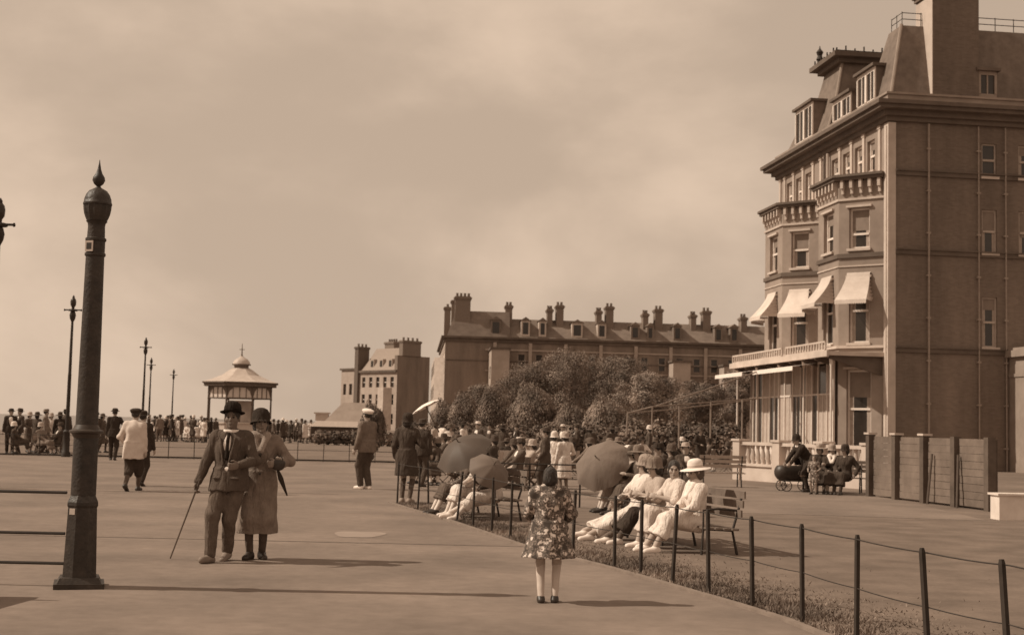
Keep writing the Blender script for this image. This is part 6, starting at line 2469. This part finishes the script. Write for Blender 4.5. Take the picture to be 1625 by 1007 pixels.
def crowd(rows, where, group, with_chairs=False, chair_where=''):
    """rows: (photo x, distance, kind, tone, hat tone, facing, height)"""
    rows = sorted(rows)
    for i, (px_, dep, key, tone, ht, rz, H) in enumerate(rows):
        x = D(px_, 690, dep).x
        seated = key.startswith('sit')
        lb = '%s in %s %s and %s %s, %s from left, %s' % ('man' if key in ('suit', 'sitman') else 'woman', tone, KEYN[key], ht, KHAT[key], ORD[i], where)
        put(key, x, dep, R_(rz), H, lb, group, TN[tone], TN[ht])
        if with_chairs and seated:
            chair(x + 0.0, dep, R_(rz), 'folding chair under the %s sitter from left, %s' % (ORD[i], chair_where or where))


# standing by the far fence at the left
L1 = [(16, 52.5, 'suit', 'black', 'black', 20, 1.72), (30, 53, 'suit', 'dark', 'dark', -40, 1.74), (46, 55, 'frock', 'brown', 'pale', 60, 1.6), (58, 54, 'coat', 'dark', 'dark', 150, 1.6), (72, 54, 'suit', 'grey', 'grey', 100, 1.74),
      (80, 55.5, 'frock', 'white', 'pale', 30, 1.58), (94, 54.5, 'coat', 'black', 'dark', 200, 1.62), (103, 56, 'suit', 'dark', 'black', 170, 1.76), (66, 51.6, 'sitwoman', 'grey', 'pale', 70, 1.66), (92, 51.8, 'sitman', 'dark', 'dark', -60, 1.7), (24, 51.7, 'sitwoman', 'dark', 'white', 110, 1.66), (152, 56, 'suit', 'dark', 'dark', 10, 1.68), (162, 57, 'coat', 'brown', 'brown', 80, 1.6)]
crowd(L1, 'behind far left fence', 'people standing behind the left end of the far fence', True)
L2 = []
x = 236
while x < 330:
    k = rnd.choice(['suit', 'frock', 'frock', 'coat', 'sitwoman', 'suit'])
    tone = rnd.choice(['white', 'white', 'pale', 'dark', 'black', 'brown', 'pale'])
    if k == 'suit':
        tone = rnd.choice(['dark', 'black', 'dark', 'grey'])
    L2.append((x, rnd.uniform(84, 98), k, tone, rnd.choice(['white', 'pale', 'dark', 'black', 'dark']), rnd.uniform(0, 360), rnd.uniform(1.52, 1.72)))
    x += rnd.uniform(3.2, 5.0)
crowd(L2, 'left of bandstand', 'people in a row before the bandstand')
L3 = []
x = 334
while x < 500:
    if 345 < x < 425:
        x = 428
    k = rnd.choice(['suit', 'frock', 'coat', 'coat'])
    tone = rnd.choice(['dark', 'black', 'brown', 'dark', 'pale' if x > 480 else 'dark'])
    if x > 480:
        k, tone = rnd.choice(['frock', 'coat']), rnd.choice(['white', 'white', 'pale'])
    L3.append((x, rnd.uniform(88, 104), k, tone, rnd.choice(['white', 'dark', 'black', 'dark']), rnd.uniform(0, 360), rnd.uniform(1.5, 1.66)))
    x += rnd.uniform(5.5, 9)
crowd(L3, 'right of bandstand', 'people in a row right of the bandstand')
# seated on the lawn behind the fence
R1 = []
x = 682
while x < 1005:
    k = rnd.choice(['sitwoman', 'sitwoman', 'sitman', 'sitread'])
    tone = rnd.choice(['dark', 'black', 'brown', 'grey']) if k == 'sitman' else rnd.choice(['white', 'white', 'pale', 'pale', 'brown', 'dark'])
    R1.append((x, rnd.uniform(34, 44), k, tone, rnd.choice(['white', 'dark', 'dark', 'black', 'brown', 'grey']), rnd.choice([-95, -80, -60, 30, -110, 170, 80]) + rnd.uniform(-15, 15), rnd.uniform(1.58, 1.74)))
    x += rnd.choice([7, 9, 11, 15, 19, 24])
crowd(R1[:25], 'nearer seated row', 'people seated on chairs on the lawn', True)
R2 = []
x = 690
while x < 1170:
    k = rnd.choice(['sitwoman', 'sitman', 'sitread', 'suit', 'coat', 'frock', 'sitwoman'])
    tone = rnd.choice(['dark', 'black', 'brown']) if k in ('sitman', 'suit') or x > 1020 else rnd.choice(['white', 'pale', 'pale', 'brown', 'dark'])
    R2.append((x, rnd.uniform(46, 58), k, tone, rnd.choice(['white', 'brown', 'dark', 'dark', 'black']), rnd.uniform(0, 360), rnd.uniform(1.52, 1.68)))
    x += rnd.choice([9, 12, 16, 22, 30])
crowd(R2[:30], 'row under trees', 'people gathered under the trees', True)
# a few nearer figures in the gap left and right of the hooded chair
N1 = [(822, 33, 'sitman', 'brown', 'dark', -70, 1.7), (842, 34, 'sitwoman', 'pale', 'pale', -80, 1.64), (866, 31.5, 'suit', 'dark', 'dark', -100, 1.52), (880, 32.5, 'frock', 'white', 'white', 160, 1.42), (897, 32, 'frock', 'white', 'pale', 200, 1.42), (1000, 25, 'sitwoman', 'pale', 'brown', -80, 1.66), (1019, 24.4, 'sitread', 'brown', 'grey', -70, 1.68),
      (1040, 27, 'sitman', 'black', 'black', -60, 1.74), (1062, 30, 'sitwoman', 'dark', 'brown', -100, 1.66), (1090, 31, 'sitman', 'dark', 'pale', 10, 1.72)]
crowd(N1, 'around largest parasol', 'people around the largest parasol', True)
for k_, (o, used) in list(PROTO.items()):
    if not used:
        for ch in KIDS.get(o.name, []):
            bpy.data.objects.remove(ch)
        bpy.data.objects.remove(o)
# unseen bench added left of the view to cast the lower left corner's shadow
p = G(-90, 966)
bench('unseen slatted bench added left of the view to cast a shadow', (p.x - 0.25, p.y, 0), R_(84), 1.5, WOOD_BENCH, seat_h=0.44, back_h=0.88)
